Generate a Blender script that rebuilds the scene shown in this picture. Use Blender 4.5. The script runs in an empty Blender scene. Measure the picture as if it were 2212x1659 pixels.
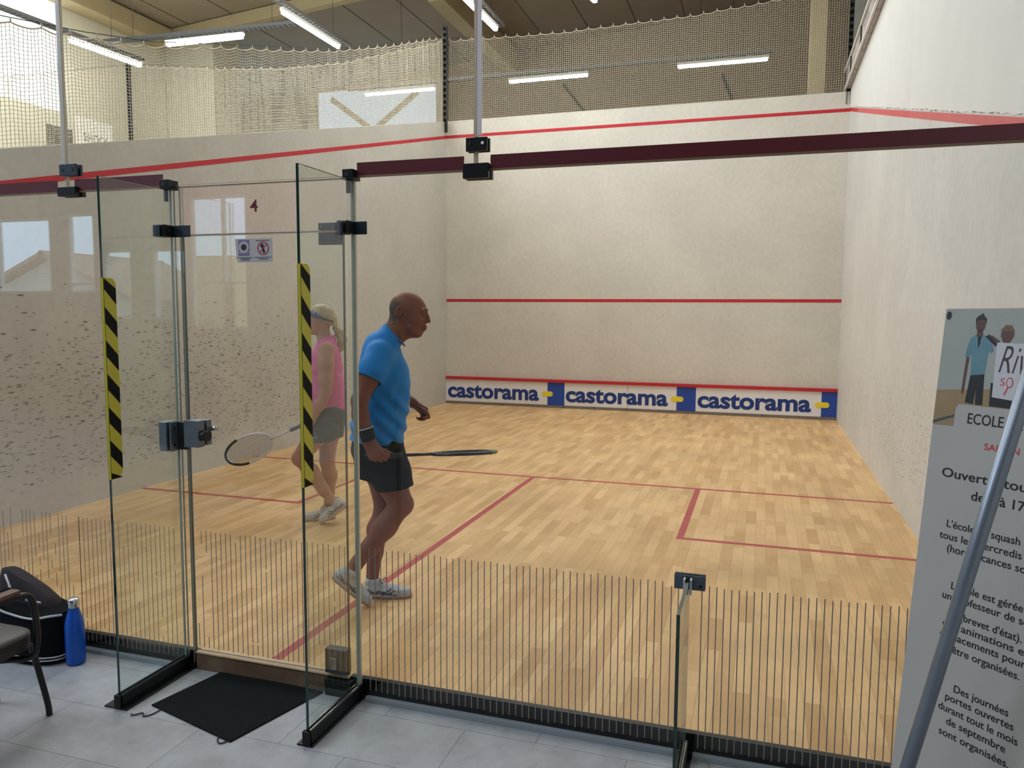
import bpy, bmesh, math, random
import numpy as np
from mathutils import Vector, Matrix

# ---------------------------------------------------------------- camera, world, lights
SC = bpy.context.scene
COL = SC.collection
random.seed(7)

cam_d = bpy.data.cameras.new('camera')
cam = bpy.data.objects.new('camera', cam_d)
COL.objects.link(cam)
cam_d.sensor_fit = 'HORIZONTAL'
cam_d.sensor_width = 36.0
cam_d.lens = 1675.59 / 2212.0 * 36.0
cam_d.clip_start = 0.05
cam_d.clip_end = 200.0
cam.matrix_world = (Matrix.Translation((5.29049, -2.91065, 1.60590))
                    @ Matrix.Rotation(0.31156, 4, 'Z')
                    @ Matrix.Rotation(1.478524, 4, 'X')
                    @ Matrix.Rotation(0.00613, 4, 'Z'))
SC.camera = cam

SC.view_settings.view_transform = 'Standard'
SC.view_settings.look = 'None'
SC.view_settings.gamma = 1.0
SC.view_settings.use_curve_mapping = False
SC.view_settings.exposure = 0.30
SC.cycles.transparent_max_bounces = 24

world = bpy.data.worlds.new('daylight')
SC.world = world
world.use_nodes = True
wn = world.node_tree
bg = wn.nodes['Background']
bg.inputs['Color'].default_value = (0.50, 0.74, 1.0, 1)
bg.inputs['Strength'].default_value = 4.2


def area(name, loc, target, sx, sy, power, color):
    d = bpy.data.lights.new(name, 'AREA')
    d.shape = 'RECTANGLE'
    d.size, d.size_y = sx, sy
    d.energy = power
    d.color = color
    o = bpy.data.objects.new(name, d)
    o.location = loc
    v = Vector(target) - Vector(loc)
    o.rotation_euler = v.to_track_quat('-Z', 'Y').to_euler()
    COL.objects.link(o)
    return o


# soft bluish area light added above the lounge, standing in for window daylight
area('lounge_fill', (1.8, -2.4, 5.7), (2.2, -2.3, 0.0), 6.0, 1.8, 100, (0.86, 0.93, 1.0))
# cool area light added high on the left to brighten the right court wall
area('right_wall_fill', (-4.5, -3.0, 6.4), (6.4, 1.5, 3.4), 3.0, 2.0, 270, (0.66, 0.80, 1.0))
area('neighbour_court_fill', (-3.3, 6.0, 7.3), (-3.3, 6.0, 0.0), 5.0, 6.0, 520, (1.0, 0.99, 0.96))  # broad light added to brighten the walls and net beyond the left wall
# the court lighting hangs high over the middle of the court, out of the frame
area('court_lighting', (3.3, 6.6, 7.5), (3.3, 6.2, 0.0), 4.2, 4.0, 222, (0.99, 0.985, 0.97))


# ---------------------------------------------------------------- helpers
def srgb(r, g, b):
    def f(c):
        c /= 255.0
        return c / 12.92 if c <= 0.04045 else ((c + 0.055) / 1.055) ** 2.4
    return (f(r), f(g), f(b), 1.0)


def new_mat(name):
    m = bpy.data.materials.new(name)
    m.use_nodes = True
    nt = m.node_tree
    b = nt.nodes['Principled BSDF']
    return m, nt, b


def mat(name, col, rough=0.6, metal=0.0, spec=0.5, noise=0.0, nscale=20.0, bump=0.0, emit=None, estr=0.0, coat=0.0, alpha=None):
    m, nt, b = new_mat(name)
    b.inputs['Base Color'].default_value = col
    b.inputs['Roughness'].default_value = rough
    b.inputs['Metallic'].default_value = metal
    b.inputs['Specular IOR Level'].default_value = spec
    b.inputs['Coat Weight'].default_value = coat
    if emit:
        b.inputs['Emission Color'].default_value = emit
        b.inputs['Emission Strength'].default_value = estr
    if noise or bump:
        tc = nt.nodes.new('ShaderNodeTexCoord')
        n = nt.nodes.new('ShaderNodeTexNoise')
        n.inputs['Scale'].default_value = nscale
        n.inputs['Detail'].default_value = 5
        nt.links.new(tc.outputs['Object'], n.inputs['Vector'])
        if noise:
            mr = nt.nodes.new('ShaderNodeMapRange')
            mr.inputs['From Min'].default_value = 0.3
            mr.inputs['From Max'].default_value = 0.7
            mr.inputs['To Min'].default_value = 1 - noise
            mr.inputs['To Max'].default_value = 1 + noise
            nt.links.new(n.outputs['Fac'], mr.inputs['Value'])
            mx = nt.nodes.new('ShaderNodeVectorMath')
            mx.operation = 'SCALE'
            mx.inputs[0].default_value = col[:3]
            nt.links.new(mr.outputs['Result'], mx.inputs['Scale'])
            nt.links.new(mx.outputs['Vector'], b.inputs['Base Color'])
        if bump:
            bn = nt.nodes.new('ShaderNodeBump')
            bn.inputs['Strength'].default_value = bump
            bn.inputs['Distance'].default_value = 0.01
            nt.links.new(n.outputs['Fac'], bn.inputs['Height'])
            nt.links.new(bn.outputs['Normal'], b.inputs['Normal'])
    return m


def glass_mat(name, tint, k=1.0):
    """Architectural float glass: clear or tinted pane, mirror reflection after Fresnel."""
    m = bpy.data.materials.new(name)
    m.use_nodes = True
    nt = m.node_tree
    nt.nodes.clear()
    out = nt.nodes.new('ShaderNodeOutputMaterial')
    mix = nt.nodes.new('ShaderNodeMixShader')
    tr = nt.nodes.new('ShaderNodeBsdfTransparent')
    gl = nt.nodes.new('ShaderNodeBsdfGlossy')
    fr = nt.nodes.new('ShaderNodeFresnel')
    ge = nt.nodes.new('ShaderNodeNewGeometry')
    mr = nt.nodes.new('ShaderNodeMapRange')
    mr.inputs['To Min'].default_value = 1.5
    mr.inputs['To Max'].default_value = 1 / 1.5
    nt.links.new(ge.outputs['Backfacing'], mr.inputs['Value'])
    nt.links.new(mr.outputs['Result'], fr.inputs['IOR'])
    mm = nt.nodes.new('ShaderNodeMath')
    mm.operation = 'MULTIPLY'
    mm.inputs[1].default_value = k
    nt.links.new(fr.outputs['Fac'], mm.inputs[0])
    nt.links.new(mm.outputs[0], mix.inputs['Fac'])
    tr.inputs['Color'].default_value = (*tint, 1)
    gl.inputs['Roughness'].default_value = 0.0
    nt.links.new(tr.outputs[0], mix.inputs[1])
    nt.links.new(gl.outputs[0], mix.inputs[2])
    nt.links.new(mix.outputs[0], out.inputs['Surface'])
    return m


def tag(o, label=None, cat=None, group=None, kind=None):
    if label: o['label'] = label
    if cat: o['category'] = cat
    if group: o['group'] = group
    if kind: o['kind'] = kind
    return o


def empty(name, loc=(0, 0, 0), rz=0.0, label=None, cat=None, group=None):
    o = bpy.data.objects.new(name, None)
    o.empty_display_size = 0.1
    COL.objects.link(o)
    o.location = loc
    o.rotation_euler = (0, 0, rz)
    return tag(o, label, cat, group)


class MB:
    """collects boxes, quads, tubes and lathes into one mesh"""
    def __init__(s):
        s.v, s.f, s.mi, s.sm = [], [], [], []

    def add(s, vs, fs, mi=0, smooth=False):
        b = len(s.v)
        s.v += [tuple(map(float, v)) for v in vs]
        for f in fs:
            s.f.append(tuple(b + i for i in f)); s.mi.append(mi); s.sm.append(smooth)
        return s

    def box(s, x0, y0, z0, x1, y1, z1, mi=0, M=None):
        vs = [Vector((x, y, z)) for z in (z0, z1) for y in (y0, y1) for x in (x0, x1)]
        if M is not None: vs = [M @ v for v in vs]
        return s.add(vs, [(0, 2, 3, 1), (4, 5, 7, 6), (0, 1, 5, 4), (2, 6, 7, 3), (0, 4, 6, 2), (1, 3, 7, 5)], mi)

    def obox(s, c, ax, ay, az, mi=0):
        c, ax, ay, az = map(Vector, (c, ax, ay, az))
        vs = [c + ax * i + ay * j + az * k for k in (-.5, .5) for j in (-.5, .5) for i in (-.5, .5)]
        return s.add(vs, [(0, 2, 3, 1), (4, 5, 7, 6), (0, 1, 5, 4), (2, 6, 7, 3), (0, 4, 6, 2), (1, 3, 7, 5)], mi)

    def quad(s, a, b, c, d, mi=0):
        return s.add([a, b, c, d], [(0, 1, 2, 3)], mi)

    def poly(s, pts, nrm, th, mi=0):
        """flat outline extruded by th along nrm"""
        n = len(pts)
        nv = Vector(nrm) * th
        vs = [Vector(p) for p in pts] + [Vector(p) + nv for p in pts]
        return s.add(vs, [tuple(range(n - 1, -1, -1)), tuple(range(n, 2 * n))] + [(i, (i + 1) % n, n + (i + 1) % n, n + i) for i in range(n)], mi)

    def tube(s, pts, r, n=10, mi=0, cap=True, sub=0, closed=False):
        pts = [Vector(p) for p in pts]
        if sub:
            pts = spline(pts, sub, closed)
        m = len(pts)
        rr = r if hasattr(r, '__len__') else [r] * m
        if len(rr) != m:
            rr = list(np.interp(np.linspace(0, 1, m), np.linspace(0, 1, len(rr)), rr))
        vs = []
        t0 = (pts[1] - pts[0]).normalized()
        u = t0.orthogonal().normalized()
        for i, p in enumerate(pts):
            if closed: t = pts[(i + 1) % m] - pts[i - 1]
            else: t = pts[min(i + 1, m - 1)] - pts[max(i - 1, 0)]
            t.normalize()
            u = (u - t * u.dot(t)).normalized()
            w = t.cross(u)
            for k in range(n):
                a = 2 * math.pi * k / n
                vs.append(p + (u * math.cos(a) + w * math.sin(a)) * rr[i])
        fs = []
        for i in range(m if closed else m - 1):
            j = (i + 1) % m
            for k in range(n):
                fs.append((i * n + k, i * n + (k + 1) % n, j * n + (k + 1) % n, j * n + k))
        s.add(vs, fs, mi, True)
        if cap and not closed:
            b = len(s.v) - len(vs)
            s.f.append(tuple(b + k for k in range(n - 1, -1, -1))); s.mi.append(mi); s.sm.append(False)
            s.f.append(tuple(b + (m - 1) * n + k for k in range(n))); s.mi.append(mi); s.sm.append(False)
        return s

    def lathe(s, prof, c, n=32, mi=0):
        c = Vector(c)
        vs, fs = [], []
        for (r, z) in prof:
            for k in range(n):
                a = 2 * math.pi * k / n
                vs.append(c + Vector((r * math.cos(a), r * math.sin(a), z)))
        for i in range(len(prof) - 1):
            for k in range(n):
                fs.append((i * n + k, i * n + (k + 1) % n, (i + 1) * n + (k + 1) % n, (i + 1) * n + k))
        return s.add(vs, fs, mi, True)

    def build(s, name, mats, parent=None, bevel=0.0, local=True):
        me = bpy.data.meshes.new(name)
        me.from_pydata(s.v, [], s.f)
        if not isinstance(mats, (list, tuple)): mats = [mats]
        for m in mats: me.materials.append(m)
        me.polygons.foreach_set('material_index', s.mi)
        me.polygons.foreach_set('use_smooth', s.sm)
        me.update()
        o = bpy.data.objects.new(name, me)
        COL.objects.link(o)
        if parent is not None: o.parent = parent
        if bevel:
            md = o.modifiers.new('bevel', 'BEVEL')
            md.width = bevel; md.segments = 2; md.limit_method = 'ANGLE'
        return o


def spline(pts, sub, closed=False):
    out = []
    m = len(pts)
    rng = range(m) if closed else range(m - 1)
    for i in rng:
        if closed: p0, p1, p2, p3 = pts[i - 1], pts[i], pts[(i + 1) % m], pts[(i + 2) % m]
        else: p0, p1, p2, p3 = pts[max(i - 1, 0)], pts[i], pts[i + 1], pts[min(i + 2, m - 1)]
        for k in range(sub):
            t = k / sub
            out.append(0.5 * ((2 * p1) + (p2 - p0) * t + (2 * p0 - 5 * p1 + 4 * p2 - p3) * t * t + (3 * p1 - p0 - 3 * p2 + p3) * t ** 3))
    if not closed: out.append(pts[-1].copy())
    return out


def copy_tree(o, parent=None):
    c = o.copy()
    COL.objects.link(c)
    c.parent = parent
    for ch in list(o.children):
        copy_tree(ch, c)
    return c


def text_mesh(strings, name, m, parent, bold=0.0, shear=0.0, spacing=1.0):
    """strings: list of (text, origin, xdir, ydir, size, width or None, align); all in ONE mesh, flat print"""
    vs, fs = [], []
    for (t, o, xd, yd, size, width, align) in strings:
        cu = bpy.data.curves.new('lettering', 'FONT')
        cu.body = t
        cu.size = 1.0
        cu.align_x = 'LEFT'
        cu.offset = bold
        cu.shear = shear
        cu.space_character = spacing
        cu.resolution_u = 4
        ob = bpy.data.objects.new('lettering', cu)
        COL.objects.link(ob)
        dg = bpy.context.evaluated_depsgraph_get()
        me = bpy.data.meshes.new_from_object(ob.evaluated_get(dg))
        co = np.array([v.co[:] for v in me.vertices])
        w = co[:, 0].max() - co[:, 0].min()
        x0 = co[:, 0].min()
        sx = (width / w) if width else size
        off = {'L': 0, 'C': -w * sx / 2, 'R': -w * sx}[align]
        o, xd, yd = Vector(o), Vector(xd), Vector(yd)
        b = len(vs)
        for c in co:
            vs.append(o + xd * ((c[0] - x0) * sx + off) + yd * (c[1] * size))
        for p in me.polygons:
            fs.append(tuple(b + i for i in p.vertices))
        bpy.data.objects.remove(ob)
        bpy.data.meshes.remove(me)
        bpy.data.curves.remove(cu)
    mb = MB()
    mb.add(vs, fs)
    return mb.build(name, m, parent)


# ---------------------------------------------------------------- materials
M = {}
M['white_paint'] = mat('white_paint', srgb(222, 222, 220), 0.7, noise=0.03, nscale=3)
M['red_line'] = mat('red_line', srgb(188, 30, 44), 0.6, noise=0.06, nscale=8)
M['faded_red'] = mat('faded_red', srgb(205, 92, 92), 0.7, noise=0.06, nscale=8)
M['floor_red'] = mat('floor_red', srgb(176, 62, 62), 0.4, noise=0.10, nscale=14)
M['maroon'] = mat('maroon_film', srgb(92, 34, 42), 0.35, spec=0.5)
M['black_metal'] = mat('black_metal', srgb(17, 20, 22), 0.4, spec=0.3)
M['black_plastic'] = mat('black_plastic', srgb(14, 14, 15), 0.5)
M['steel'] = mat('brushed_steel', srgb(120, 128, 135), 0.35, metal=0.7, noise=0.05, nscale=40)
M['dark_steel'] = mat('dark_steel', srgb(62, 70, 78), 0.4, metal=0.6)
M['bright_steel'] = mat('bright_steel', srgb(210, 212, 214), 0.22, metal=1.0)
M['alu'] = mat('aluminium_edge', srgb(158, 164, 170), 0.45, metal=0.2)
M['edge_pale'] = mat('edge_pale', srgb(140, 152, 142), 0.3)
M['glass'] = glass_mat('clear_glass', (0.975, 0.985, 0.975))
M['glass_fin'] = glass_mat('greenish_glass', (0.94, 0.968, 0.948))
M['glass_pink'] = glass_mat('pinkish_glass', (0.985, 0.955, 0.955))
M['green_seal'] = mat('green_seal', srgb(84, 96, 92), 0.4)
M['glass_edge'] = mat('glass_edge', srgb(8, 52, 42), 0.1, spec=0.8)
M['silicone'] = mat('silicone_joint', srgb(204, 202, 184), 0.3)
M['etch'] = mat('etched_stripe', srgb(150, 134, 120), 0.6)
M['yellow'] = mat('hazard_yellow', srgb(196, 186, 50), 0.45)
M['hazblack'] = mat('hazard_black', srgb(14, 14, 15), 0.6, spec=.15)
M['tray'] = mat('galvanised_tray', srgb(110, 110, 108), 0.5, metal=0.5)
M['darktray'] = mat('dark_tray', srgb(34, 35, 35), 0.6)
M['tube_light'] = mat('tube_light', srgb(255, 255, 255), 0.5, emit=(1.0, 0.98, 0.94, 1), estr=26.0)
M['net'] = mat('net_cord', srgb(206, 197, 176), 0.8)
M['beam'] = mat('painted_beam', srgb(206, 190, 150), 0.7, noise=0.05, nscale=4)
M['cream_wall'] = mat('cream_wall', srgb(226, 224, 205), 0.8, noise=0.03, nscale=2)
M['roof'] = mat('roof_lining', srgb(172, 158, 138), 0.85, noise=0.06, nscale=1.5)
M['far_wall'] = mat('far_wall', srgb(184, 164, 138), 0.85, noise=0.06, nscale=1.5)
M['wood_sill'] = mat('worn_wood', srgb(122, 98, 76), 0.6, noise=0.25, nscale=9)
M['wood_lip'] = mat('pale_wood_lip', srgb(222, 190, 150), 0.5, noise=0.08, nscale=20)
M['mat_carpet'] = mat('ribbed_carpet', srgb(30, 33, 34), 1.0, spec=.1, noise=0.25, nscale=160, bump=0.6)
M['blue_bottle'] = mat('blue_bottle', srgb(0, 84, 188), 0.35, noise=0.03, nscale=10)
M['bag'] = mat('black_bag', srgb(9, 10, 16), 0.9,spec=.2,  noise=0.15, nscale=60, bump=0.2)
M['bag_side'] = mat('bag_side', srgb(40, 30, 36), 0.8, noise=0.1, nscale=60)
M['piping'] = mat('white_piping', srgb(190, 192, 196), 0.6)
M['chair_frame'] = mat('black_tube', srgb(16, 16, 17), 0.38)
M['chair_wood'] = mat('arm_wood', srgb(96, 62, 44), 0.4, noise=0.2, nscale=18)
M['chair_seat'] = mat('grey_vinyl', srgb(66, 63, 61), 0.5, noise=0.08, nscale=25, bump=0.1)
M['chair_rim'] = mat('seat_rim', srgb(44, 30, 26), 0.5)
M['tin_white'] = mat('tin_white', srgb(232, 232, 236), 0.4, noise=0.02, nscale=5)
M['tin_grey'] = mat('tin_grey', srgb(120, 112, 104), 0.6, noise=0.1, nscale=6)
M['logo_blue'] = mat('print_blue', srgb(8, 52, 128), 0.5)
M['block_blue'] = mat('block_blue', srgb(26, 70, 164), 0.45)
M['logo_yellow'] = mat('print_yellow', srgb(238, 216, 50), 0.45)
M['banner'] = mat('banner_white', srgb(174, 170, 164), 0.5, noise=0.02, nscale=6)
M['ink'] = mat('black_ink', srgb(16, 16, 18), 0.6)
M['ink_red'] = mat('red_ink', srgb(196, 44, 54), 0.6)
M['sign_grey'] = mat('sign_plate', srgb(188, 186, 186), 0.5)
M['sign_purple'] = mat('sign_purple', srgb(120, 110, 150), 0.5)
M['sign_red'] = mat('sign_red', srgb(190, 50, 70), 0.5)
M['dark_red'] = mat('number_red', srgb(104, 14, 28), 0.5)


def court_wood():
    m, nt, b = new_mat('maple_strip_floor')
    N, L = nt.nodes, nt.links
    tc = N.new('ShaderNodeTexCoord')
    mp = N.new('ShaderNodeMapping')
    mp.inputs['Rotation'].default_value = (0, 0, math.radians(90))
    L.new(tc.outputs['Object'], mp.inputs['Vector'])
    outs = []
    for i, (bw, c1, c2) in enumerate([(0.40, srgb(228, 190, 136), srgb(202, 160, 106)), (0.40, srgb(238, 202, 150), srgb(202, 162, 112))]):
        br = N.new('ShaderNodeTexBrick')
        br.offset = 0.37 if i == 0 else 0.61
        br.offset_frequency = 2 if i == 0 else 3
        br.inputs['Scale'].default_value = 1.0
        br.inputs['Brick Width'].default_value = bw
        br.inputs['Row Height'].default_value = 0.0715
        br.inputs['Mortar Size'].default_value = 0.0009
        br.inputs['Mortar Smooth'].default_value = 0.2
        br.inputs['Bias'].default_value = 0.0
        br.inputs['Color1'].default_value = c1
        br.inputs['Color2'].default_value = c2
        br.inputs['Mortar'].default_value = srgb(168, 130, 90)
        L.new(mp.outputs['Vector'], br.inputs['Vector'])
        outs.append(br)
    mx = N.new('ShaderNodeMixRGB'); mx.inputs['Fac'].default_value = 0.25
    L.new(outs[0].outputs['Color'], mx.inputs[1]); L.new(outs[1].outputs['Color'], mx.inputs[2])
    # long grain
    mg = N.new('ShaderNodeMapping'); mg.inputs['Scale'].default_value = (60, 3.0, 1)
    L.new(tc.outputs['Object'], mg.inputs['Vector'])
    ng = N.new('ShaderNodeTexNoise'); ng.inputs['Scale'].default_value = 1.0; ng.inputs['Detail'].default_value = 4
    L.new(mg.outputs['Vector'], ng.inputs['Vector'])
    r1 = N.new('ShaderNodeMapRange'); r1.inputs['From Min'].default_value = .3; r1.inputs['From Max'].default_value = .7
    r1.inputs['To Min'].default_value = .95; r1.inputs['To Max'].default_value = 1.05
    L.new(ng.outputs['Fac'], r1.inputs['Value'])
    # scuffs and worn grey patches
    n2 = N.new('ShaderNodeTexNoise'); n2.inputs['Scale'].default_value = 1.6; n2.inputs['Detail'].default_value = 7; n2.inputs['Roughness'].default_value = .65
    L.new(tc.outputs['Object'], n2.inputs['Vector'])
    r2 = N.new('ShaderNodeMapRange'); r2.inputs['From Min'].default_value = .35; r2.inputs['From Max'].default_value = .7
    r2.inputs['To Min'].default_value = 1.07; r2.inputs['To Max'].default_value = .84
    L.new(n2.outputs['Fac'], r2.inputs['Value'])
    vo = N.new('ShaderNodeTexVoronoi'); vo.inputs['Scale'].default_value = 1.5; vo.inputs['Randomness'].default_value = 1
    n3 = N.new('ShaderNodeTexNoise'); n3.inputs['Scale'].default_value = 9; n3.inputs['Detail'].default_value = 3
    L.new(tc.outputs['Object'], n3.inputs['Vector'])
    ad = N.new('ShaderNodeVectorMath'); ad.operation = 'MULTIPLY_ADD'; ad.inputs[1].default_value = (.12, .12, 0)
    L.new(n3.outputs['Color'], ad.inputs[0]); L.new(tc.outputs['Object'], ad.inputs[2])
    L.new(ad.outputs[0], vo.inputs['Vector'])
    r3 = N.new('ShaderNodeMapRange'); r3.inputs['From Min'].default_value = .02; r3.inputs['From Max'].default_value = .085
    r3.inputs['To Min'].default_value = .80; r3.inputs['To Max'].default_value = 1.0
    L.new(vo.outputs['Distance'], r3.inputs['Value'])
    m1 = N.new('ShaderNodeMath'); m1.operation = 'MULTIPLY'; L.new(r1.outputs[0], m1.inputs[0]); L.new(r2.outputs[0], m1.inputs[1])
    m2 = N.new('ShaderNodeMath'); m2.operation = 'MULTIPLY'; L.new(m1.outputs[0], m2.inputs[0]); L.new(r3.outputs[0], m2.inputs[1])
    sc = N.new('ShaderNodeVectorMath'); sc.operation = 'SCALE'
    L.new(mx.outputs[0], sc.inputs[0]); L.new(m2.outputs[0], sc.inputs['Scale'])
    L.new(sc.outputs[0], b.inputs['Base Color'])
    b.inputs['Roughness'].default_value = 0.42
    b.inputs['Specular IOR Level'].default_value = 0.25
    return m


def court_wall(name, base, density, zlo, zhi, ylo, yhi, streak):
    """off-white court plaster with ball marks: density fades with height and distance from the back of the court"""
    m, nt, b = new_mat(name)
    N, L = nt.nodes, nt.links
    tc = N.new('ShaderNodeTexCoord')
    sx = N.new('ShaderNodeSeparateXYZ'); L.new(tc.outputs['Object'], sx.inputs[0])

    def ramp(src, a, c, lo=0.0, hi=1.0):
        r = N.new('ShaderNodeMapRange'); r.interpolation_type = 'SMOOTHSTEP'
        r.inputs['From Min'].default_value = a; r.inputs['From Max'].default_value = c
        r.inputs['To Min'].default_value = lo; r.inputs['To Max'].default_value = hi
        L.new(src, r.inputs['Value']); return r.outputs[0]

    def mul(a, c):
        r = N.new('ShaderNodeMath'); r.operation = 'MULTIPLY'
        L.new(a, r.inputs[0])
        if isinstance(c, float): r.inputs[1].default_value = c
        else: L.new(c, r.inputs[1])
        return r.outputs[0]
    # mottling
    n1 = N.new('ShaderNodeTexNoise'); n1.inputs['Scale'].default_value = 1.2; n1.inputs['Detail'].default_value = 8; n1.inputs['Roughness'].default_value = .6
    L.new(tc.outputs['Object'], n1.inputs['Vector'])
    mott = ramp(n1.outputs['Fac'], .3, .7, .94, 1.04)
    n2 = N.new('ShaderNodeTexNoise'); n2.inputs['Scale'].default_value = 16; n2.inputs['Detail'].default_value = 6
    L.new(tc.outputs['Object'], n2.inputs['Vector'])
    fine = ramp(n2.outputs['Fac'], .36, .66, 1.02, .955)
    # ball marks: stretched voronoi dots, warped
    spots = []
    for (sc, thr, rot) in ((52.0, .34, .34), (29.0, .27, -.10)):
        mp = N.new('ShaderNodeMapping')
        mp.inputs['Rotation'].default_value = (rot, 0, 0)
        mp.inputs['Scale'].default_value = (1.0, 0.27, 1.0)
        L.new(tc.outputs['Object'], mp.inputs['Vector'])
        nw = N.new('ShaderNodeTexNoise'); nw.inputs['Scale'].default_value = 60
        L.new(tc.outputs['Object'], nw.inputs['Vector'])
        wv = N.new('ShaderNodeVectorMath'); wv.operation = 'MULTIPLY_ADD'; wv.inputs[1].default_value = (.014, .014, .014)
        L.new(nw.outputs['Color'], wv.inputs[0]); L.new(mp.outputs[0], wv.inputs[2])
        vo = N.new('ShaderNodeTexVoronoi'); vo.inputs['Scale'].default_value = sc
        L.new(wv.outputs[0], vo.inputs['Vector'])
        sp = ramp(vo.outputs['Distance'], thr * .45, thr, 1.0, 0.0)
        sc2 = N.new('ShaderNodeSeparateColor'); L.new(vo.outputs['Color'], sc2.inputs[0])
        spots.append((mul(sp, ramp(sc2.outputs[1], 0.0, 1.0, .35, 1.0)), sc2.outputs[0]))
    zup = ramp(sx.outputs['Z'], zlo, zlo + .28)
    zdn = ramp(sx.outputs['Z'], zhi - 1.35, zhi + .1, 1.0, 0.0)
    yd = ramp(sx.outputs['Y'], ylo, yhi, 1.0, 0.0)
    n4 = N.new('ShaderNodeTexNoise'); n4.inputs['Scale'].default_value = 2.2; n4.inputs['Detail'].default_value = 3
    L.new(tc.outputs['Object'], n4.inputs['Vector'])
    patch = ramp(n4.outputs['Fac'], .30, .62, .45, 1.0)
    mask = mul(mul(mul(zup, zdn), yd), patch)
    dens = mul(mask, density)
    tot = None
    for sp, rnd in spots:
        lt = N.new('ShaderNodeMath'); lt.operation = 'LESS_THAN'
        L.new(rnd, lt.inputs[0]); L.new(dens, lt.inputs[1])
        q = mul(sp, lt.outputs[0])
        if tot is None: tot = q
        else:
            mxm = N.new('ShaderNodeMath'); mxm.operation = 'MAXIMUM'
            L.new(tot, mxm.inputs[0]); L.new(q, mxm.inputs[1]); tot = mxm.outputs[0]
    # a few isolated marks everywhere
    vo = N.new('ShaderNodeTexVoronoi'); vo.inputs['Scale'].default_value = 5.0
    L.new(tc.outputs['Object'], vo.inputs['Vector'])
    sp = ramp(vo.outputs['Distance'], .02, .06, .28, 0.0)
    s5 = N.new('ShaderNodeSeparateColor'); L.new(vo.outputs['Color'], s5.inputs[0])
    lt = N.new('ShaderNodeMath'); lt.operation = 'LESS_THAN'; lt.inputs[1].default_value = .3
    L.new(s5.outputs[1], lt.inputs[0])
    iso = mul(sp, lt.outputs[0])
    mxm = N.new('ShaderNodeMath'); mxm.operation = 'MAXIMUM'; L.new(tot, mxm.inputs[0]); L.new(iso, mxm.inputs[1])
    tot = mul(mxm.outputs[0], .80)
    sc = N.new('ShaderNodeVectorMath'); sc.operation = 'SCALE'; sc.inputs[0].default_value = base[:3]
    grime = ramp(mask, 0.0, 1.0, 1.0, streak)
    L.new(mul(mul(mott, fine), grime), sc.inputs['Scale'])
    mix = N.new('ShaderNodeMixRGB'); mix.inputs[2].default_value = srgb(66, 54, 52)
    L.new(tot, mix.inputs['Fac']); L.new(sc.outputs[0], mix.inputs[1])
    L.new(mix.outputs[0], b.inputs['Base Color'])
    b.inputs['Roughness'].default_value = 0.55
    bn = N.new('ShaderNodeBump'); bn.inputs['Strength'].default_value = .08; bn.inputs['Distance'].default_value = .01
    L.new(n2.outputs['Fac'], bn.inputs['Height']); L.new(bn.outputs[0], b.inputs['Normal'])
    return m


def lounge_tile():
    m, nt, b = new_mat('grey_vinyl_tile')
    N, L = nt.nodes, nt.links
    tc = N.new('ShaderNodeTexCoord')
    mp = N.new('ShaderNodeMapping')
    mp.inputs['Location'].default_value = (-2.513 + .66, .105 + .325, 0)
    L.new(tc.outputs['Object'], mp.inputs['Vector'])
    br = N.new('ShaderNodeTexBrick')
    br.offset = 0.45
    br.inputs['Scale'].default_value = 1
    br.inputs['Brick Width'].default_value = .66
    br.inputs['Row Height'].default_value = .325
    br.inputs['Mortar Size'].default_value = .0013
    br.inputs['Mortar Smooth'].default_value = .3
    br.inputs['Color1'].default_value = srgb(166, 168, 172)
    br.inputs['Color2'].default_value = srgb(159, 162, 167)
    br.inputs['Mortar'].default_value = srgb(84, 86, 90)
    L.new(mp.outputs[0], br.inputs['Vector'])
    n1 = N.new('ShaderNodeTexNoise'); n1.inputs['Scale'].default_value = 6; n1.inputs['Detail'].default_value = 9; n1.inputs['Roughness'].default_value = .68
    L.new(tc.outputs['Object'], n1.inputs['Vector'])
    r = N.new('ShaderNodeMapRange'); r.inputs['From Min'].default_value = .3; r.inputs['From Max'].default_value = .7
    r.inputs['To Min'].default_value = .74; r.inputs['To Max'].default_value = 1.12
    L.new(n1.outputs['Fac'], r.inputs['Value'])
    sc = N.new('ShaderNodeVectorMath'); sc.operation = 'SCALE'
    L.new(br.outputs['Color'], sc.inputs[0]); L.new(r.outputs[0], sc.inputs['Scale'])
    L.new(sc.outputs[0], b.inputs['Base Color'])
    b.inputs['Roughness'].default_value = .5
    return m


M['court_wood'] = court_wood()
M['wall_side_left'] = court_wall('plaster_left', srgb(192, 191, 184), .92, .14, 2.0, 3.0, 8.2, .90)
M['wall_side_right'] = court_wall('plaster_right', srgb(206, 205, 202), .55, .15, 1.3, 4.0, 10.5, .97)
M['wall_front'] = court_wall('plaster_front', srgb(210, 206, 196), .03, .3, 3.0, 8.0, 12.0, 1.0)
M['tile'] = lounge_tile()


# ---------------------------------------------------------------- the setting
def struct(name, mb, m, parent=None):
    o = mb.build(name, m, parent)
    if parent is None: o['kind'] = 'structure'
    return o


def yz_wall(pts, x0, x1):
    mb = MB()
    mb.poly([(x0, y, z) for y, z in pts], (1, 0, 0), x1 - x0)
    return mb


FZ = -0.085                                   # lounge floor level
court = struct('floor', MB().box(0, 0.035, -0.08, 6.4, 9.75, 0), M['court_wood'])
court['label'] = 'maple strip squash court floor with red service lines'
lounge = struct('floor', MB().box(-12, -9, FZ - .1, 9.5, 0.035, FZ), M['tile'])
struct('floor', MB().box(-9, 0.036, -.3, 9.5, 17, -.1), M['far_wall'])

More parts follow.
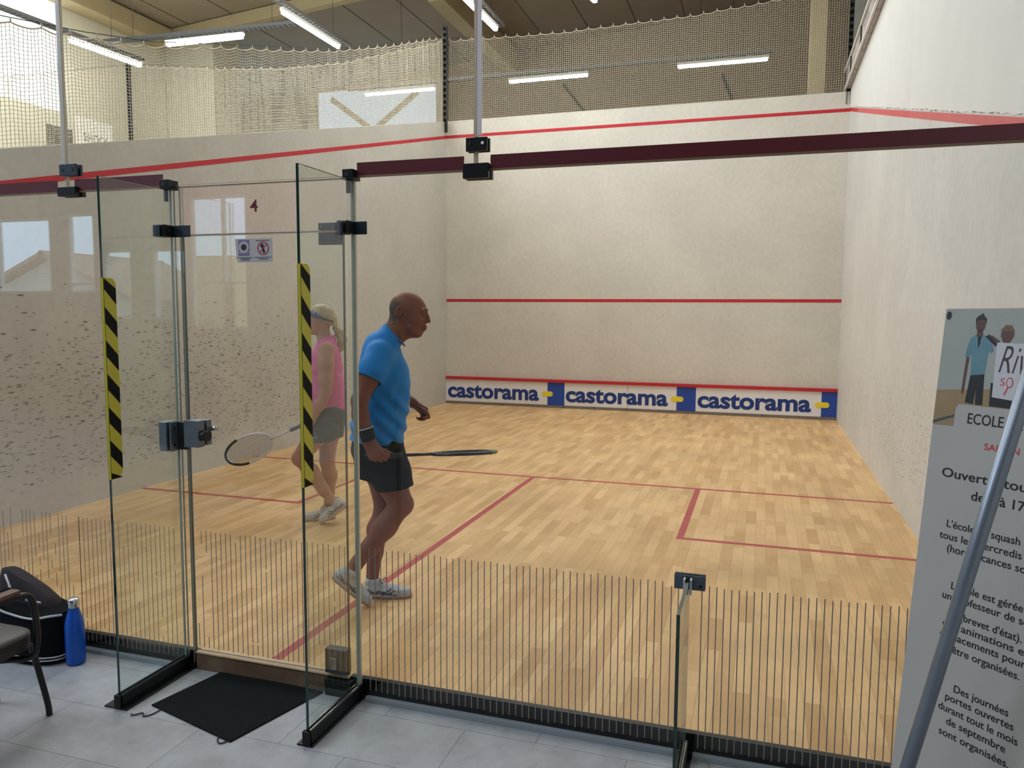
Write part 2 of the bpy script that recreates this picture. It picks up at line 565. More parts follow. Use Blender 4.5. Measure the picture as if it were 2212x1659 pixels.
wall_l = struct('wall_left', yz_wall([(0.0, -.08), (10.0, -.08), (10.0, 4.86), (9.75, 4.86), (0.0, 2.405)], -0.22, 0.0), M['wall_side_left'])
wall_r = struct('wall_right', yz_wall([(-4.5, -.08), (10.0, -.08), (10.0, 4.9), (-4.5, 4.9)], 6.4, 6.65), M['wall_side_right'])
wall_f = struct('wall_front', MB().box(-.001, 9.75, -.08, 6.401, 9.98, 4.86), M['wall_front'])
LIN = lambda y: 2.13 + 0.2503 * y


def line_prism(mb, y0, z0, y1, z1, w, x, th):
    mb.poly([(x, y0, z0 - w / 2), (x, y1, z1 - w / 2), (x, y1, z1 + w / 2), (x, y0, z0 + w / 2)], (1, 0, 0), th)


mb = MB(); line_prism(mb, 0, LIN(0) + .025, 9.75, LIN(9.75) + .025, .05, 0.0, .002)
mb.build('painted_line', M['red_line'], wall_l)
mb = MB(); line_prism(mb, 0, LIN(0) + .03, 8.6, LIN(8.6) + .03, .055, 6.4, -.002)
mb.build('painted_line', M['faded_red'], wall_r)['label'] = 'faded pink part of the sloping out line'
mb = MB(); line_prism(mb, 8.6, LIN(8.6) + .03, 9.75, LIN(9.75) + .03, .05, 6.4, -.002)
mb.build('painted_line', M['red_line'], wall_r)
# whiter repainted plaster above the out line on the right wall, with its flaking lower edge
mb = MB()
rr = random.Random(3)
lo = []
y = 9.74
while y > -4.4:
    lo.append((y, LIN(y) + .068 + rr.uniform(-.006, .012))); y -= rr.uniform(.05, .16)
lo.append((-4.45, LIN(-4.45) + .07))
mb.poly([(6.3985, a, b) for a, b in lo] + [(6.3985, -4.45, 4.89), (6.3985, 9.74, 4.89)], (-1, 0, 0), .0015)
mb.build('repainted_plaster', M['white_paint'], wall_r)
mb = MB()
y = 8.9
while y > -.5:
    L_ = rr.uniform(.03, .16)
    z = LIN(y) + .072 + rr.uniform(-.006, .008)
    if rr.random() < .75:
        mb.poly([(6.3965, y, z), (6.3965, y - L_ / 2, z - .25 * L_ / 2 - rr.uniform(.001, .005)), (6.3965, y - L_, z - .25 * L_), (6.3965, y - L_ / 2, z - .25 * L_ / 2 + rr.uniform(.001, .006))], (-1, 0, 0), .0015)
    y -= L_ + rr.uniform(0, .12)
mb.build('flaking_paint', mat('flake_grey', srgb(120, 118, 116), .8), wall_r)['label'] = 'flaking grey edge of the repainted plaster'

# front wall lines
MB().box(0, 9.748, 4.57, 6.4, 9.75, 4.62).build('painted_line', M['red_line'], wall_f)
MB().box(0, 9.748, 1.78, 6.4, 9.75, 1.83).build('painted_line', M['red_line'], wall_f)

# floor lines
for (x0, y0, x1, y1) in [(0, 4.26, 6.4, 4.31), (3.175, .036, 3.225, 4.26), (0, 2.61, 1.6, 2.66), (1.6, 2.61, 1.65, 4.26), (4.8, 2.61, 6.4, 2.66), (4.75, 2.61, 4.8, 4.26)]:
    MB().box(x0, y0, -.001, x1, y1, .0008).build('painted_line', M['floor_red'], court)

# the tin: one thing with its printed advertising
tin = empty('front_board', (3.2, 9.72, 0), 0, 'white advertising board with red top strip along the foot of the front wall', 'board')


def P(mb, name, m, root=tin, **k):
    o = mb.build(name, m, root, **k)
    o.matrix_parent_inverse = Matrix.Translation(root.location).inverted() if root.rotation_euler.z == 0 else root.matrix_basis.inverted()
    return o


P(MB().box(0.002, 9.72, .045, 6.398, 9.745, .43), 'panel', M['tin_white'])
P(MB().box(0.002, 9.69, .43, 6.398, 9.745, .48), 'top_strip', M['red_line'], bevel=.004)
mb = MB()
for i in range(12):
    mb.box(.003 + i * .533, 9.715, 0.002, .003 + i * .533 + .526, 9.745, .043)
P(mb, 'base_strip', M['tin_grey'])
for (a, b) in [(1.856, 2.151), (4.007, 4.309), (6.179, 6.397)]:
    P(MB().box(a, 9.718, .045, b, 9.7205, .43), 'blue_block', M['block_blue'])
for x in (3.218,):
    P(MB().box(x - .003, 9.7185, .045, x + .003, 9.7205, .43), 'seam', M['tin_grey'])
for (xa, xb, zz) in [(.035, 1.705, .118), (2.174, 3.87, .118), (4.337, 6.034, .118)]:
    o = text_mesh([('castorama', (xa, 9.717, zz), (1, 0, 0), (0, 0, 1), .365, xb - xa, 'L')], 'lettering', M['logo_blue'], tin, bold=.032)
    o.matrix_parent_inverse = Matrix.Translation(tin.location).inverted()
for (xa, xb, za, zb) in [(1.758, 1.95, .19, .275), (3.918, 4.117, .187, .272), (6.089, 6.293, .184, .268)]:
    r = (zb - za) / 2; zc = (za + zb) / 2
    pts = []
    for k in range(13):
        a = math.pi / 2 + math.pi * k / 12; pts.append((xa + r + r * math.cos(a), 9.714, zc + r * math.sin(a)))
    for k in range(13):
        a = -math.pi / 2 + math.pi * k / 12; pts.append((xb - r + r * math.cos(a), 9.714, zc + r * math.sin(a)))
    P(MB().poly(pts, (0, 1, 0), .003), 'yellow_capsule', M['logo_yellow'])

# hall shell
ZC = lambda x: 7.62 + max(0.0, x + 7.4) * .085
mb = MB().box(-12, -9, 7.62, -7.4, 17, 7.75)
mb.poly([(-7.4, -9, 7.62), (9.5, -9, ZC(9.5)), (9.5, -9, ZC(9.5) + .12), (-7.4, -9, 7.75)], (0, 26, 0), 1)
struct('ceiling', mb, M['roof'])
mb = MB()
for x in [i * 1.1 - 11 for i in range(19)]: mb.box(x, -9, ZC(x) - .008, x + .012, 17, ZC(x))
struct('trim_1', mb, mat('roof_seam', srgb(90, 82, 72), .8))
struct('wall_back', MB().box(-12, 16.5, -.1, 9.5, 16.7, 9.2), M['far_wall'])
struct('wall_hall_right', MB().box(9.3, -9, -.1, 9.5, 17, 9.2), M['far_wall'])
# far left hall wall with its big daylight opening
wl = MB()
wl.box(-7.6, -9, -.1, -7.42, 17, 5.45); wl.box(-7.6, 8.8, 5.45, -7.42, 17, 7.62); wl.box(-7.6, -9, 7.45, -7.42, 8.8, 7.62); wl.box(-7.6, -9, 5.45, -7.42, 3.0, 7.45)
wl = MB(); wl.box(-12.2, -9, -.1, -12, 17, 7.62)
struct('wall_hall_left', wl, M['far_wall'])
wl = MB()
wl.box(-7.6, 8.85, -.1, -7.42, 12.4, 7.62); wl.box(-7.6, .2, -.1, -7.42, 8.85, 5.3)
struct('wall_partition', wl, M['cream_wall'])
w1 = struct('window_1', MB().box(-7.55, 1.0, 5.3, -7.5, 8.85, 7.62), mat('daylight_glazing', srgb(235, 242, 250), .5, emit=(.86, .94, 1.0, 1), estr=1.0))

# rear wall of the lounge with its windows (seen mirrored in the glass)
open_ = [(-8.3, -7.0, 1.9, 3.25), (-6.6, -6.0, 1.9, 3.3), (-5.8, -5.2, 1.45, 2.65), (-4.75, -4.05, 1.45, 2.65), (-3.95, -2.82, 1.3, 3.5)]
mb = MB()
xs = sorted({-12.0, 9.5} | {v for o in open_ for v in o[:2]})
for a, b in zip(xs[:-1], xs[1:]):
    hit_ = [o for o in open_ if o[0] <= a and o[1] >= b]
    if hit_:
        _, _, z0, z1 = hit_[0]
        mb.box(a, -8.15, -.1, b, -8, z0); mb.box(a, -8.15, z1, b, -8, 9.2)
    else: mb.box(a, -8.15, -.1, b, -8, 9.2)
struct('wall_rear', mb, mat('rear_wall', srgb(92, 90, 88), .8, noise=.03, nscale=2))
for i, (a, b, z0, z1) in enumerate(open_):
    mb = MB()
    t = .04
    for q in [(a, z0, b, z0 + t), (a, z1 - t, b, z1), (a, z0, a + t, z1), (b - t, z0, b, z1)]:
        mb.box(q[0], -8.12, q[1], q[2], -8.04, q[3])
    if i in (1, 4): mb.box(a, -8.11, 2.05, b, -8.05, 2.08)
    if i == 4: mb.box((a * .45 + b * .55), -8.11, z0, (a * .45 + b * .55) + .05, -8.05, z1)
    struct('window_%d' % (i + 2), mb, M['white_paint'])
# the street outside those windows
struct('floor', MB().box(-25, -30, -.4, 10, -8.2, -.2), mat('yard', srgb(150, 146, 138), .9))
bl = tag(MB().box(-9.7, -17, -.2, -8.5, -15, 3.1).build('building', mat('ochre_render', srgb(226, 196, 130), .8, noise=.04, nscale=1)), 'ochre rendered house outside the rear windows, mirrored in the glass', 'building')
hs = empty('house', (-13.5, -16.5, -.2), 0, 'pale gabled house outside the rear windows, mirrored left of the door', 'house')
MB().poly([(-3.2, -1.5, 0), (2.6, -1.5, 0), (2.6, -1.5, 2.0), (-.3, -1.5, 3.2), (-3.2, -1.5, 2.0)], (0, 4, 0), 1).build('walls', mat('house_render', srgb(214, 204, 190), .8), hs)
mb = MB(); mb.obox((-1.85, .5, 2.7), (3.3, 0, 1.36), (0, 4.6, 0), (-.04, 0, .1)); mb.obox((1.3, .5, 2.7), (3.3, 0, -1.36), (0, 4.6, 0), (.04, 0, .1))
mb.build('roof', mat('clay_tile', srgb(170, 130, 110), .8, noise=.1, nscale=6), hs)
hg = MB()
rr = random.Random(5)
for k in range(420):
    c = Vector((-8.3 + rr.random() * 1.6, -12.2 + rr.random() * .7, -.1 + rr.random() * 1.55)); a = Vector((rr.uniform(-1, 1), rr.uniform(-1, 1), rr.uniform(-1, 1))).normalized() * .09; b = a.orthogonal().normalized() * .05
    hg.quad(c - a, c - b, c + a, c + b)
tag(hg.build('hedge', mat('hedge_green', srgb(110, 140, 70), .8)), 'green hedge outside the largest rear window, mirrored in the door glass', 'hedge')

# ---------------------------------------------------------------- roof beams, posts, trays and tube lamps over the courts
def beam(name, mb, label, cat='beam', group=None, m=None):
    return tag(mb.build(name, m or M['beam'], None, bevel=.01), label, cat, group)


beam('roof_beam', MB().box(-7.41, 2.0, 7.25, -7.0, 11.28, 7.6), 'cream painted roof beam running back along the partition wall, top left')
beam('roof_beam', MB().poly([(-7.42, 11.3, 7.36), (9.2, 11.3, ZC(9.2) - .26), (9.2, 11.3, ZC(9.2) - .02), (-7.42, 11.3, 7.60)], (0, .2, 0), 1), 'cream roof purlin crossing above the netting, left to right')
beam('roof_beam', MB().box(-1.12, 11.5, 7.6, -.78, 16.4, 8.12), 'cream rafter running back from the purlin behind the middle glass joint')
beam('wall_post', MB().box(5.86, 11.0, -.1, 6.12, 11.3, 8.7), 'cream timber post behind the right end of the front netting', 'post')
beam('wall_post', MB().box(6.46, 10.6, -.1, 6.74, 10.9, 8.7), 'pale grey steel post in the gap beside the right wall top', 'post', m=mat('grey_green_post', srgb(170, 174, 164), .6))
beam('duct_box', MB().box(-7.40, 11.52, 4.0, -6.15, 12.4, 7.6), 'large white boxed duct against the roof at far left', 'duct', m=M['cream_wall'])
# braces on the back wall
mb = MB()
for (x0, z0, x1, z1) in [(-6.2, 7.4, -3.3, 5.3), (-3.6, 7.4, -6.6, 5.3)]:
    mb.obox(((x0 + x1) / 2, 16.43, (z0 + z1) / 2), Vector((x1 - x0, 0, z1 - z0)), (0, .08, 0), Vector((-(z1 - z0), 0, x1 - x0)).normalized() * .14)
beam('cross_brace', mb, 'pair of crossed cream braces on the back wall behind the left netting', 'brace')
struct('window_7', MB().box(-6.6, 16.44, 6.3, -3.1, 16.49, 7.6), mat('skylight_pane', srgb(190, 205, 225), .4, emit=(.60, .72, .9, 1), estr=.6))
for (x0, z0, x1, z1, lb) in [(.34, 7.28, .94, 6.5, 'dark thin brace on the back wall right of the middle glass joint'), (4.18, 7.2, 4.44, 6.5, 'dark thin brace on the back wall below the right tube lamp')]:
    mb = MB().obox(((x0 + x1) / 2, 16.465, (z0 + z1) / 2), Vector((x1 - x0, 0, z1 - z0)), (0, .05, 0), Vector((-(z1 - z0), 0, x1 - x0)).normalized() * .06)
    beam('cross_brace', mb, lb, 'brace', m=M['darktray'])


def lamp(c, d, L, label, group):
    """tube lamp: housing, diffuser and two hanger clips"""
    d = Vector(d).normalized(); n = Vector((-d.y, d.x, 0))
    r = empty('tube_lamp', c, 0, label, 'lamp', group)
    h = MB().obox((0, 0, .045), d * L, n * .075, (0, 0, .05)); h.build('housing', M['white_paint'], r, bevel=.008)
    MB().obox((0, 0, 0), d * (L - .04), n * .062, (0, 0, .05)).build('diffuser', M['tube_light'], r, bevel=.012)
    for s in (-.3, .3):
        MB().obox(d * (L * s) + Vector((0, 0, .085)), d * .05, n * .05, (0, 0, .03)).build('clip', M['tray'], r)
    return r


G = 'linear tube lamps hung over the courts'
lamp((-5.64, 8.12, 6.0), (.08, 1, 0), 1.45, 'bright tube lamp under the dark tray at far top left', G)
lamp((-3.58, 8.07, 6.0), (1, .03, 0), 1.5, 'bright tube lamp lying crosswise in front of the white duct box', G)
lamp((-1.62, 8.18, 6.0), (0, 1, 0), 1.64, 'bright tube lamp running away above the middle of the left netting', G)
lamp((1.15, 8.17, 6.0), (.02, 1, 0), 1.64, 'bright tube lamp cut by the middle glass joint at the top edge', G)
lamp((2.72, 7.55, 6.0), (.2, 1, 0), 1.64, 'tube lamp whose far end shows at the very top, right of the middle joint', G)
G2 = 'tube lamps in a row behind the front netting'
lamp((-1.98, 12, 6.1), (1, 0, 0), 1.6, 'tube lamp behind the left netting, dimmest and farthest left of its row', G2)
lamp((1.18, 12, 6.1), (1, 0, 0), 1.6, 'tube lamp in the middle of the row behind the front netting', G2)
lamp((4.43, 12, 6.1), (1, 0, 0), 1.6, 'right-hand tube lamp of the row behind the front netting', G2)


def tray(pts, w, h, label, m):
    mb = MB()
    for a, b in zip(pts[:-1], pts[1:]):
        a, b = Vector(a), Vector(b); d = (b - a)
        n = Vector((-d.y, d.x, 0)).normalized()
        for s in (-1, 1):
            mb.obox((a + b) / 2 + n * s * w / 2, d, n * .006, (0, 0, h))
        k = int(d.length / .09)
        for i in range(k):
            mb.obox(a + d * ((i + .5) / k) - Vector((0, 0, h / 2)), d.normalized() * .03, n * w, (0, 0, .006))
    r = empty('cable_tray', pts[0], 0, label, 'cable tray')
    o = mb.build('tray', m, r); o.matrix_parent_inverse = Matrix.Translation(r.location).inverted()
    a, b = Vector(pts[0]), Vector(pts[-1])
    for t in (.15, .85):
        c = a.lerp(b, t)
        o = MB().tube([c, (c.x, c.y, ZC(c.x) - .005)], .004, 6).build('hanger', M['darktray'], r); o.matrix_parent_inverse = Matrix.Translation(r.location).inverted()
    return r


tray([(-5.9, 4.6, 6.13), (-5.62, 8.9, 6.13)], .12, .05, 'dark perforated cable tray above the far top left tube lamp', M['darktray'])
tray([(-5.5, 7.95, 6.13), (-1.75, 8.15, 6.13)], .12, .05, 'perforated cable tray linking the left tube lamps crosswise', M['darktray'])
tray([(-1.62, 6.0, 6.13), (-1.62, 9.3, 6.13)], .12, .05, 'grey cable tray above the tube lamp over the middle of the left netting', M['tray'])
tray([(1.17, 6.0, 6.13), (1.17, 9.2, 6.13)], .12, .05, 'grey cable tray above the tube lamp at the middle glass joint', M['tray'])
tray([(-3.2, 12, 6.24), (5.3, 12, 6.24)], .14, .05, 'long galvanised cable tray behind the front netting', M['tray'])

# ---------------------------------------------------------------- netting
def interp(tab, t):
    return np.interp(t, [a for a, _ in tab], [b for _, b in tab])


def net_mesh(fn, L, H, cell, r, nrm, sagfn=None):
    """knotless netting: every cord a thin three-sided strand. fn(s,t): s in 0..L, t in 0..1"""
    ns = int(L / cell); nt = int(H / cell)
    S = np.linspace(0, L, ns + 1); T = np.linspace(0, 1, nt + 1)
    SS, TT = np.meshgrid(S, T, indexing='ij')
    Pn = fn(SS, TT)                                    # ns+1, nt+1, 3
    nrm = np.array(nrm, float)
    V, F = [], []
    base = 0
    for axis in (0, 1):
        Q = Pn if axis == 0 else np.swapaxes(Pn, 0, 1)
        d = np.gradient(Q, axis=0)
        side = np.cross(d, nrm); side /= np.linalg.norm(side, axis=-1, keepdims=True) + 1e-9
        offs = [side * r, -side * r * .5 + nrm * r * .87, -side * r * .5 - nrm * r * .87]
        VV = np.stack([Q + o for o in offs], axis=2)   # a, b, 3, 3
        A, B = Q.shape[:2]
        idx = base + np.arange(A * B * 3).reshape(A, B, 3)
        for k in range(3):
            k2 = (k + 1) % 3
            f = np.stack([idx[:-1, :, k], idx[:-1, :, k2], idx[1:, :, k2], idx[1:, :, k]], -1).reshape(-1, 4)
            F.append(f)
        V.append(VV.reshape(-1, 3)); base += A * B * 3
    V = np.concatenate(V); F = np.concatenate(F)
    return V, F


def np_mesh(name, V, F, m, parent=None, smooth=False):
    me = bpy.data.meshes.new(name)
    me.vertices.add(len(V)); me.vertices.foreach_set('co', np.asarray(V, np.float32).ravel())
    k = F.shape[1]
    me.loops.add(len(F) * k); me.loops.foreach_set('vertex_index', F.astype(np.int32).ravel())
    me.polygons.add(len(F)); me.polygons.foreach_set('loop_start', np.arange(0, len(F) * k, k, dtype=np.int32))
    me.update(calc_edges=True)
    if smooth: me.polygons.foreach_set('use_smooth', np.ones(len(F), bool))
    me.materials.append(m)
    o = bpy.data.objects.new(name, me)
    COL.objects.link(o)
    if parent is not None: o.parent = parent
    return o


def net(p0, p1, top, bot, label, hooks=.2, nrm=(0, 1, 0), cell=.033, wave=.02, r=.0026):
    """p0,p1: plan points; top/bot: tables of height against distance from p0"""
    p0, p1 = np.array(p0, float), np.array(p1, float)
    L = float(np.linalg.norm(p1 - p0)); u = (p1 - p0) / L
    nv = np.array([-u[1], u[0]])

    def fn(S, T):
        zt = interp(top, S) - .028 * np.abs(np.sin(np.pi * S / hooks)) ** .8 * 1.0
        zb = interp(bot, S)
        Z = zb + (zt - zb) * T
        w = wave * (np.sin(S * 9.0 + 2.0 * T) * .5 + np.sin(S * 31.0 + 3 * T) * .25) * (.3 + .7 * T)
        Z = Z + .006 * np.sin(S * 17 + T * 5) * np.sin(np.pi * T)
        return np.stack([p0[0] + u[0] * S + nv[0] * w, p0[1] + u[1] * S + nv[1] * w, Z], -1)
    root = empty('safety_net', (p0[0], p0[1], float(interp(bot, 0))), 0, label, 'net', 'cord netting around the court tops')
    H = float(np.mean(interp(top, np.linspace(0, L, 9)) - interp(bot, np.linspace(0, L, 9))))
    off = np.array(root.location)
    V, F = net_mesh(fn, L, H, cell, r, (nv[0], nv[1], 0))
    np_mesh('netting', V - off, F, M['net'], root)
    n = int(L / hooks * 8)
    S = np.linspace(0, L, n)
    pts = fn(S, np.ones(n)) - off
    MB().tube([tuple(p) for p in pts], .0065, 5).build('edge_rope', M['net'], root)
    wire = [tuple(np.array([p0[0] + u[0] * s, p0[1] + u[1] * s, interp(top, s) + .028]) - off) for s in np.linspace(0, L, 14)]
    MB().tube(wire, .004, 5).build('support_wire', M['darktray'], root)
    hk = MB().tube([(0, 0, -.006), (.004, .004, .008), (0, 0, .03)], .006, 6).build('hook', M['net'], root)
    for k in range(int(L / hooks) + 1):
        s = k * hooks
        c = np.array([p0[0] + u[0] * s, p0[1] + u[1] * s, interp(top, s)]) - off
        o = hk if k == 0 else hk.copy()
        if k: COL.objects.link(o)
        o.location = c
    return root


topL = [(0, 3.45), (1.467, 3.684), (2.06, 3.785), (2.79, 3.93), (3.37, 4.09), (3.8, 4.23), (4.86, 4.53), (6.06, 4.89), (7.75, 5.49), (9.09, 6.01), (9.63, 6.2)]
botL = [(0, 2.41), (9.63, 4.83)]
net((-.02, 0.0), (-.02, 9.63), topL, botL, 'long sagging cord net standing on the sloping left wall top', hooks=.26, nrm=(1, 0, 0))
net((.06, 9.76), (6.33, 9.76), [(0, 6.2), (1.9, 6.14), (4.0, 6.18), (5.1, 6.26), (6.27, 6.36)], [(0, 4.86), (6.27, 4.88)], 'straight cord net standing on the front wall top')
net((-6.7, 9.76), (-.06, 9.76), [(0, 6.38), (2.0, 6.15), (3.36, 6.04), (4.7, 6.02), (6.64, 6.2)], [(0, 4.86), (6.64, 4.86)], 'white cord net of the neighbouring court behind the left net')
net((-6.75, 4.0), (-6.75, 9.7), [(0, 4.6), (2, 5.05), (3.5, 5.55), (5.7, 6.35)], [(0, 3.4), (5.7, 4.83)], 'farthest cord net on the neighbouring court left wall')
for (x, y, z0, z1, lb) in [(0.02, 9.66, 4.86, 6.4, 'dark net post at the front left court corner'), (6.37, 9.76, 4.88, 6.7, 'dark net post at the right end of the front net'),
                           (-6.72, 9.72, 4.5, 6.42, 'dark perforated net post of the neighbouring court at far left')]:
    root = empty('net_post', (x, y, z0 - .2), 0, lb, 'post')
    mb = MB(); w = .03
    mb.box(-w, -w, 0, -w + .006, w, z1 - z0 + .2); mb.box(w - .006, -w, 0, w, w, z1 - z0 + .2); mb.box(-w, w - .006, 0, w, w, z1 - z0 + .2)
    mb.build('channel', M['darktray'], root)
    mb = MB()
    for k in range(int((z1 - z0) / .1)): mb.box(-w, -w - .004, .22 + k * .1, w, -w, .26 + k * .1)
    mb.build('rungs', M['darktray'], root)
struct('wall_neighbour_front', MB().box(-6.8, 9.77, -.1, -.001, 9.98, 4.86), M['cream_wall'])
struct('wall_neighbour_left', yz_wall([(0.0, -.08), (9.97, -.08), (9.97, 4.83), (9.75, 4.83), (0.0, 2.4)], -6.98, -6.8), M['cream_wall'])
sg = empty('paper_sign', (-6.79, 8.9, 4.62), 0, 'white hand-lettered paper sign behind the left netting', 'sign')
MB().box(-.004, -.42, 0, .004, .42, .52).build('paper', M['white_paint'], sg)
text_mesh([('S:HOCK', (.006, -.25, .1), (0, 1, 0), (0, 0, 1), .22, .56, 'L')], 'lettering', M['ink'], sg)
tag(MB().box(-6.83, 7.9, 4.3, -6.8, 8.42, 4.86).build('dark_panel', M['darktray'], None), 'dark panel left of the paper sign behind the left netting', 'panel')

# stained protective strip along the top of the right wall
rt = empty('wall_top_strip', (6.4, 4.0, 4.9), 0, 'stained pale plastic strip capping the right wall, dark patches at its end', 'strip')
mb = MB(); mb.box(-.06, -6, .0, .02, 5.9, .30); mb.build('strip', mat('stained_plastic', srgb(166, 160, 156), .5, noise=.38, nscale=9), rt)
for z in (.0, .28):
    mb = MB(); mb.box(-.085, -6, z, -.055, 5.95, z + .03); mb.build('edge_bead', M['white_paint'], rt)
for k, y in enumerate((5.9, 5.2, 4.0, 2.6)):
    MB().box(-.075, y - .05, .03, -.058, y, .28).build('bracket', M['darktray'], rt)


# ---------------------------------------------------------------- the glass back wall
GT = 0.006                                                        # half thickness


def pane(x0, z0, x1, z1):
    """a sheet in the plane y=0; faces are glass, cut edges green"""
    mb = MB()
    vs = [(x, y, z) for z in (z0, z1) for y in (-GT, GT) for x in (x0, x1)]
    mb.add(vs, [(0, 1, 5, 4), (2, 6, 7, 3)], 0)
    mb.add(vs, [(0, 2, 3, 1), (4, 5, 7, 6), (0, 4, 6, 2), (1, 3, 7, 5)], 1)
    return mb


def panel(name, x0, z0, x1, z1, label, edge='silicone', cat='glass screen'):
    root = empty(name, ((x0 + x1) / 2, 0, z0), 0, label, cat)
    o = pane(x0, z0, x1, z1).build('pane', [M['glass'], M[edge]], root)
    o.matrix_parent_inverse = Matrix.Translation(root.location).inverted()
    return root


def part(root, mb, name, m, bevel=0.0, label=None):
    o = mb.build(name, m, root, bevel=bevel)
    o.matrix_parent_inverse = Matrix.Translation(root.location).inverted()
    if label: o['label'] = label
    return o


TJ = 2.158
g_l = panel('glass_screen', 0.004, -.07, 2.728, TJ, 'tall clear glass panel left of the door with worn stripes at its foot')
g_r = panel('glass_screen', 3.668, -.07, 6.396, TJ, 'wide clear glass panel of the back wall right of the door')
g_j = panel('glass_screen', 2.75, -.07, 2.782, TJ, 'narrow clear glass strip between left fin and door', 'edge_pale')
u_1 = panel('glass_screen', 0.004, TJ + .004, 2.136, 4.7, 'upper glass panel left of the left joint', )
u_2 = panel('glass_screen', 2.146, TJ + .004, 4.192, 4.7, 'upper glass panel above the door, between the two joints')
u_3 = panel('glass_screen', 4.208, TJ + .004, 6.396, 4.7, 'upper glass panel right of the middle joint')

# maroon film along the top of the lower panels (stuck on the outer face)
for root, x0, x1 in [(g_l, .004, 2.088), (g_l, 2.19, 2.70), (g_r, 3.68, 4.152), (g_r, 4.262, 6.396)]:
    part(root, MB().box(x0, -GT - .0012, 2.164 if 0 else 2.110 + .052, x1, -GT - .0002, 2.214), 'maroon_strip', M['maroon'])
    part(root, MB().box(x0, -GT - .0012, 2.153, x1, -GT + .002, 2.1618), 'joint_bead', mat('joint_bead', srgb(120, 96, 70), .5))
# joints between upper panels
for root, x in [(u_1, 2.141), (u_3, 4.2)]:
    part(root, MB().box(x - .004, -.008, TJ + .01, x + .004, .008, 4.7), 'joint_seal', mat('joint_seal', srgb(196, 180, 160), .4))
part(u_3, MB().box(4.206, -.0075, 2.29, 4.225, -.006, 4.7), 'clear_tape', mat('clear_tape', srgb(222, 214, 216), .25))
part(u_1, MB().box(2.122, -.0075, 2.29, 2.135, -.006, 4.7), 'clear_tape', mat('clear_tape2', srgb(200, 196, 190), .25))


def stripes(root, x0, x1, pitch, zb, zt, wear, hinge=None, seed=1):
    rr = random.Random(seed)
    mb = MB()
    x = x0
    y = -GT - .0006
    while x < x1:
        top = zt + rr.uniform(-.004, .004); bot = zb + rr.uniform(-.004, .004)
        w = .0020
        segs = [(bot, top)]
        wv = wear(x)
        if wv > 0:
            segs = []
            z = bot
            while z < top:
                L_ = rr.expovariate(1 / .22) + .03
                g = rr.expovariate(1 / (.30 * wv)) if rr.random() < wv else 0
                segs.append((z, min(z + L_, top))); z += L_ + g
        if hinge and hinge[0] < x < hinge[1]:
            segs = [(max(a, hinge[2]), b) for a, b in segs if b > hinge[2]]
        for a, b in segs:
            mb.box(x - w, y, a, x + w, y + .0004, b)
        x += pitch
    part(root, mb, 'etched_stripes', M['etch'], label='thin grey vertical warning stripes on the glass')


stripes(g_l, .05, 2.12, .0262, -.045, .597, lambda x: .75, seed=3)
stripes(g_l, 2.12, 2.70, .0272, -.035, .590, lambda x: .12 if x > 2.2 else .5, seed=4)
stripes(g_r, 3.715, 4.98, .0277, -.045, .592, lambda x: 0.0, seed=5)
stripes(g_r, 4.995, 5.05, .0262, -.045, .575, lambda x: .3, seed=6)
stripes(g_r, 5.108, 6.38, .0267, -.045, .592, lambda x: 0.0, seed=7)

# door
door = empty('door_1', (3.2, 0, .01), 0)
door['kind'] = 'structure'
door['label'] = 'frameless glass court door with steel lock and hinges'
part(door, pane(2.796, .012, 3.608, 1.936), 'pane', [M['glass'], M['green_seal']])
stripes(door, 2.82, 3.6, .0268, .03, .590, lambda x: .28 if x < 3.2 else .12, hinge=(3.45, 3.61, .13), seed=8)
tr = panel('glass_screen', 2.796, 1.944, 3.66, 2.150, 'transom glass panel above the door carrying the court number', 'silicone')
tr.children[0].data.materials[0] = M['glass_pink']
part(tr, MB().box(2.79, -.006, 1.9388, 3.62, .004, 1.9412), 'gap_seal', mat('gap_grey', srgb(70, 70, 68), .5))
part(tr, MB().box(2.70, -.006, 2.1525, 3.66, .004, 2.155), 'gap_seal', mat('gap_grey_top', srgb(80, 78, 74), .5))
part(g_r, MB().box(3.654, -.008, -.06, 3.664, .006, 2.14), 'edge_seal', M['silicone'])
part(door, MB().box(3.6075, -.007, .012, 3.611, .006, 1.936), 'edge_seal', M['dark_steel'])
part(door, MB().box(2.7925, -.006, .012, 2.7955, .006, 1.936), 'edge_seal', mat('pale_seal', srgb(128, 136, 130), .4))
text = text_mesh([('4', (3.157, -GT - .001, 2.033), (1, 0, 0), (0, 0, 1), .072, .040, 'L')], 'court_number', M['dark_red'], tr, bold=.02)
text.matrix_parent_inverse = Matrix.Translation(tr.location).inverted()
# lock (part of the door) : box, knob, turn; the keep is on the left fin
lk = part(door, MB().box(2.805, -.05, .987, 2.885, -.007, 1.109), 'lock', M['steel'], bevel=.002)
part(door, MB().box(2.805, .007, .99, 2.885, .04, 1.106), 'lock_back', M['steel'], bevel=.002)
part(door, MB().tube([(2.885, -.028, 1.04), (2.921, -.028, 1.04)], .024, 20), 'knob', M['black_plastic'])
part(door, MB().tube([(2.885, .03, 1.065), (2.925, .03, 1.065)], .011, 12), 'thumb_turn', M['bright_steel'])
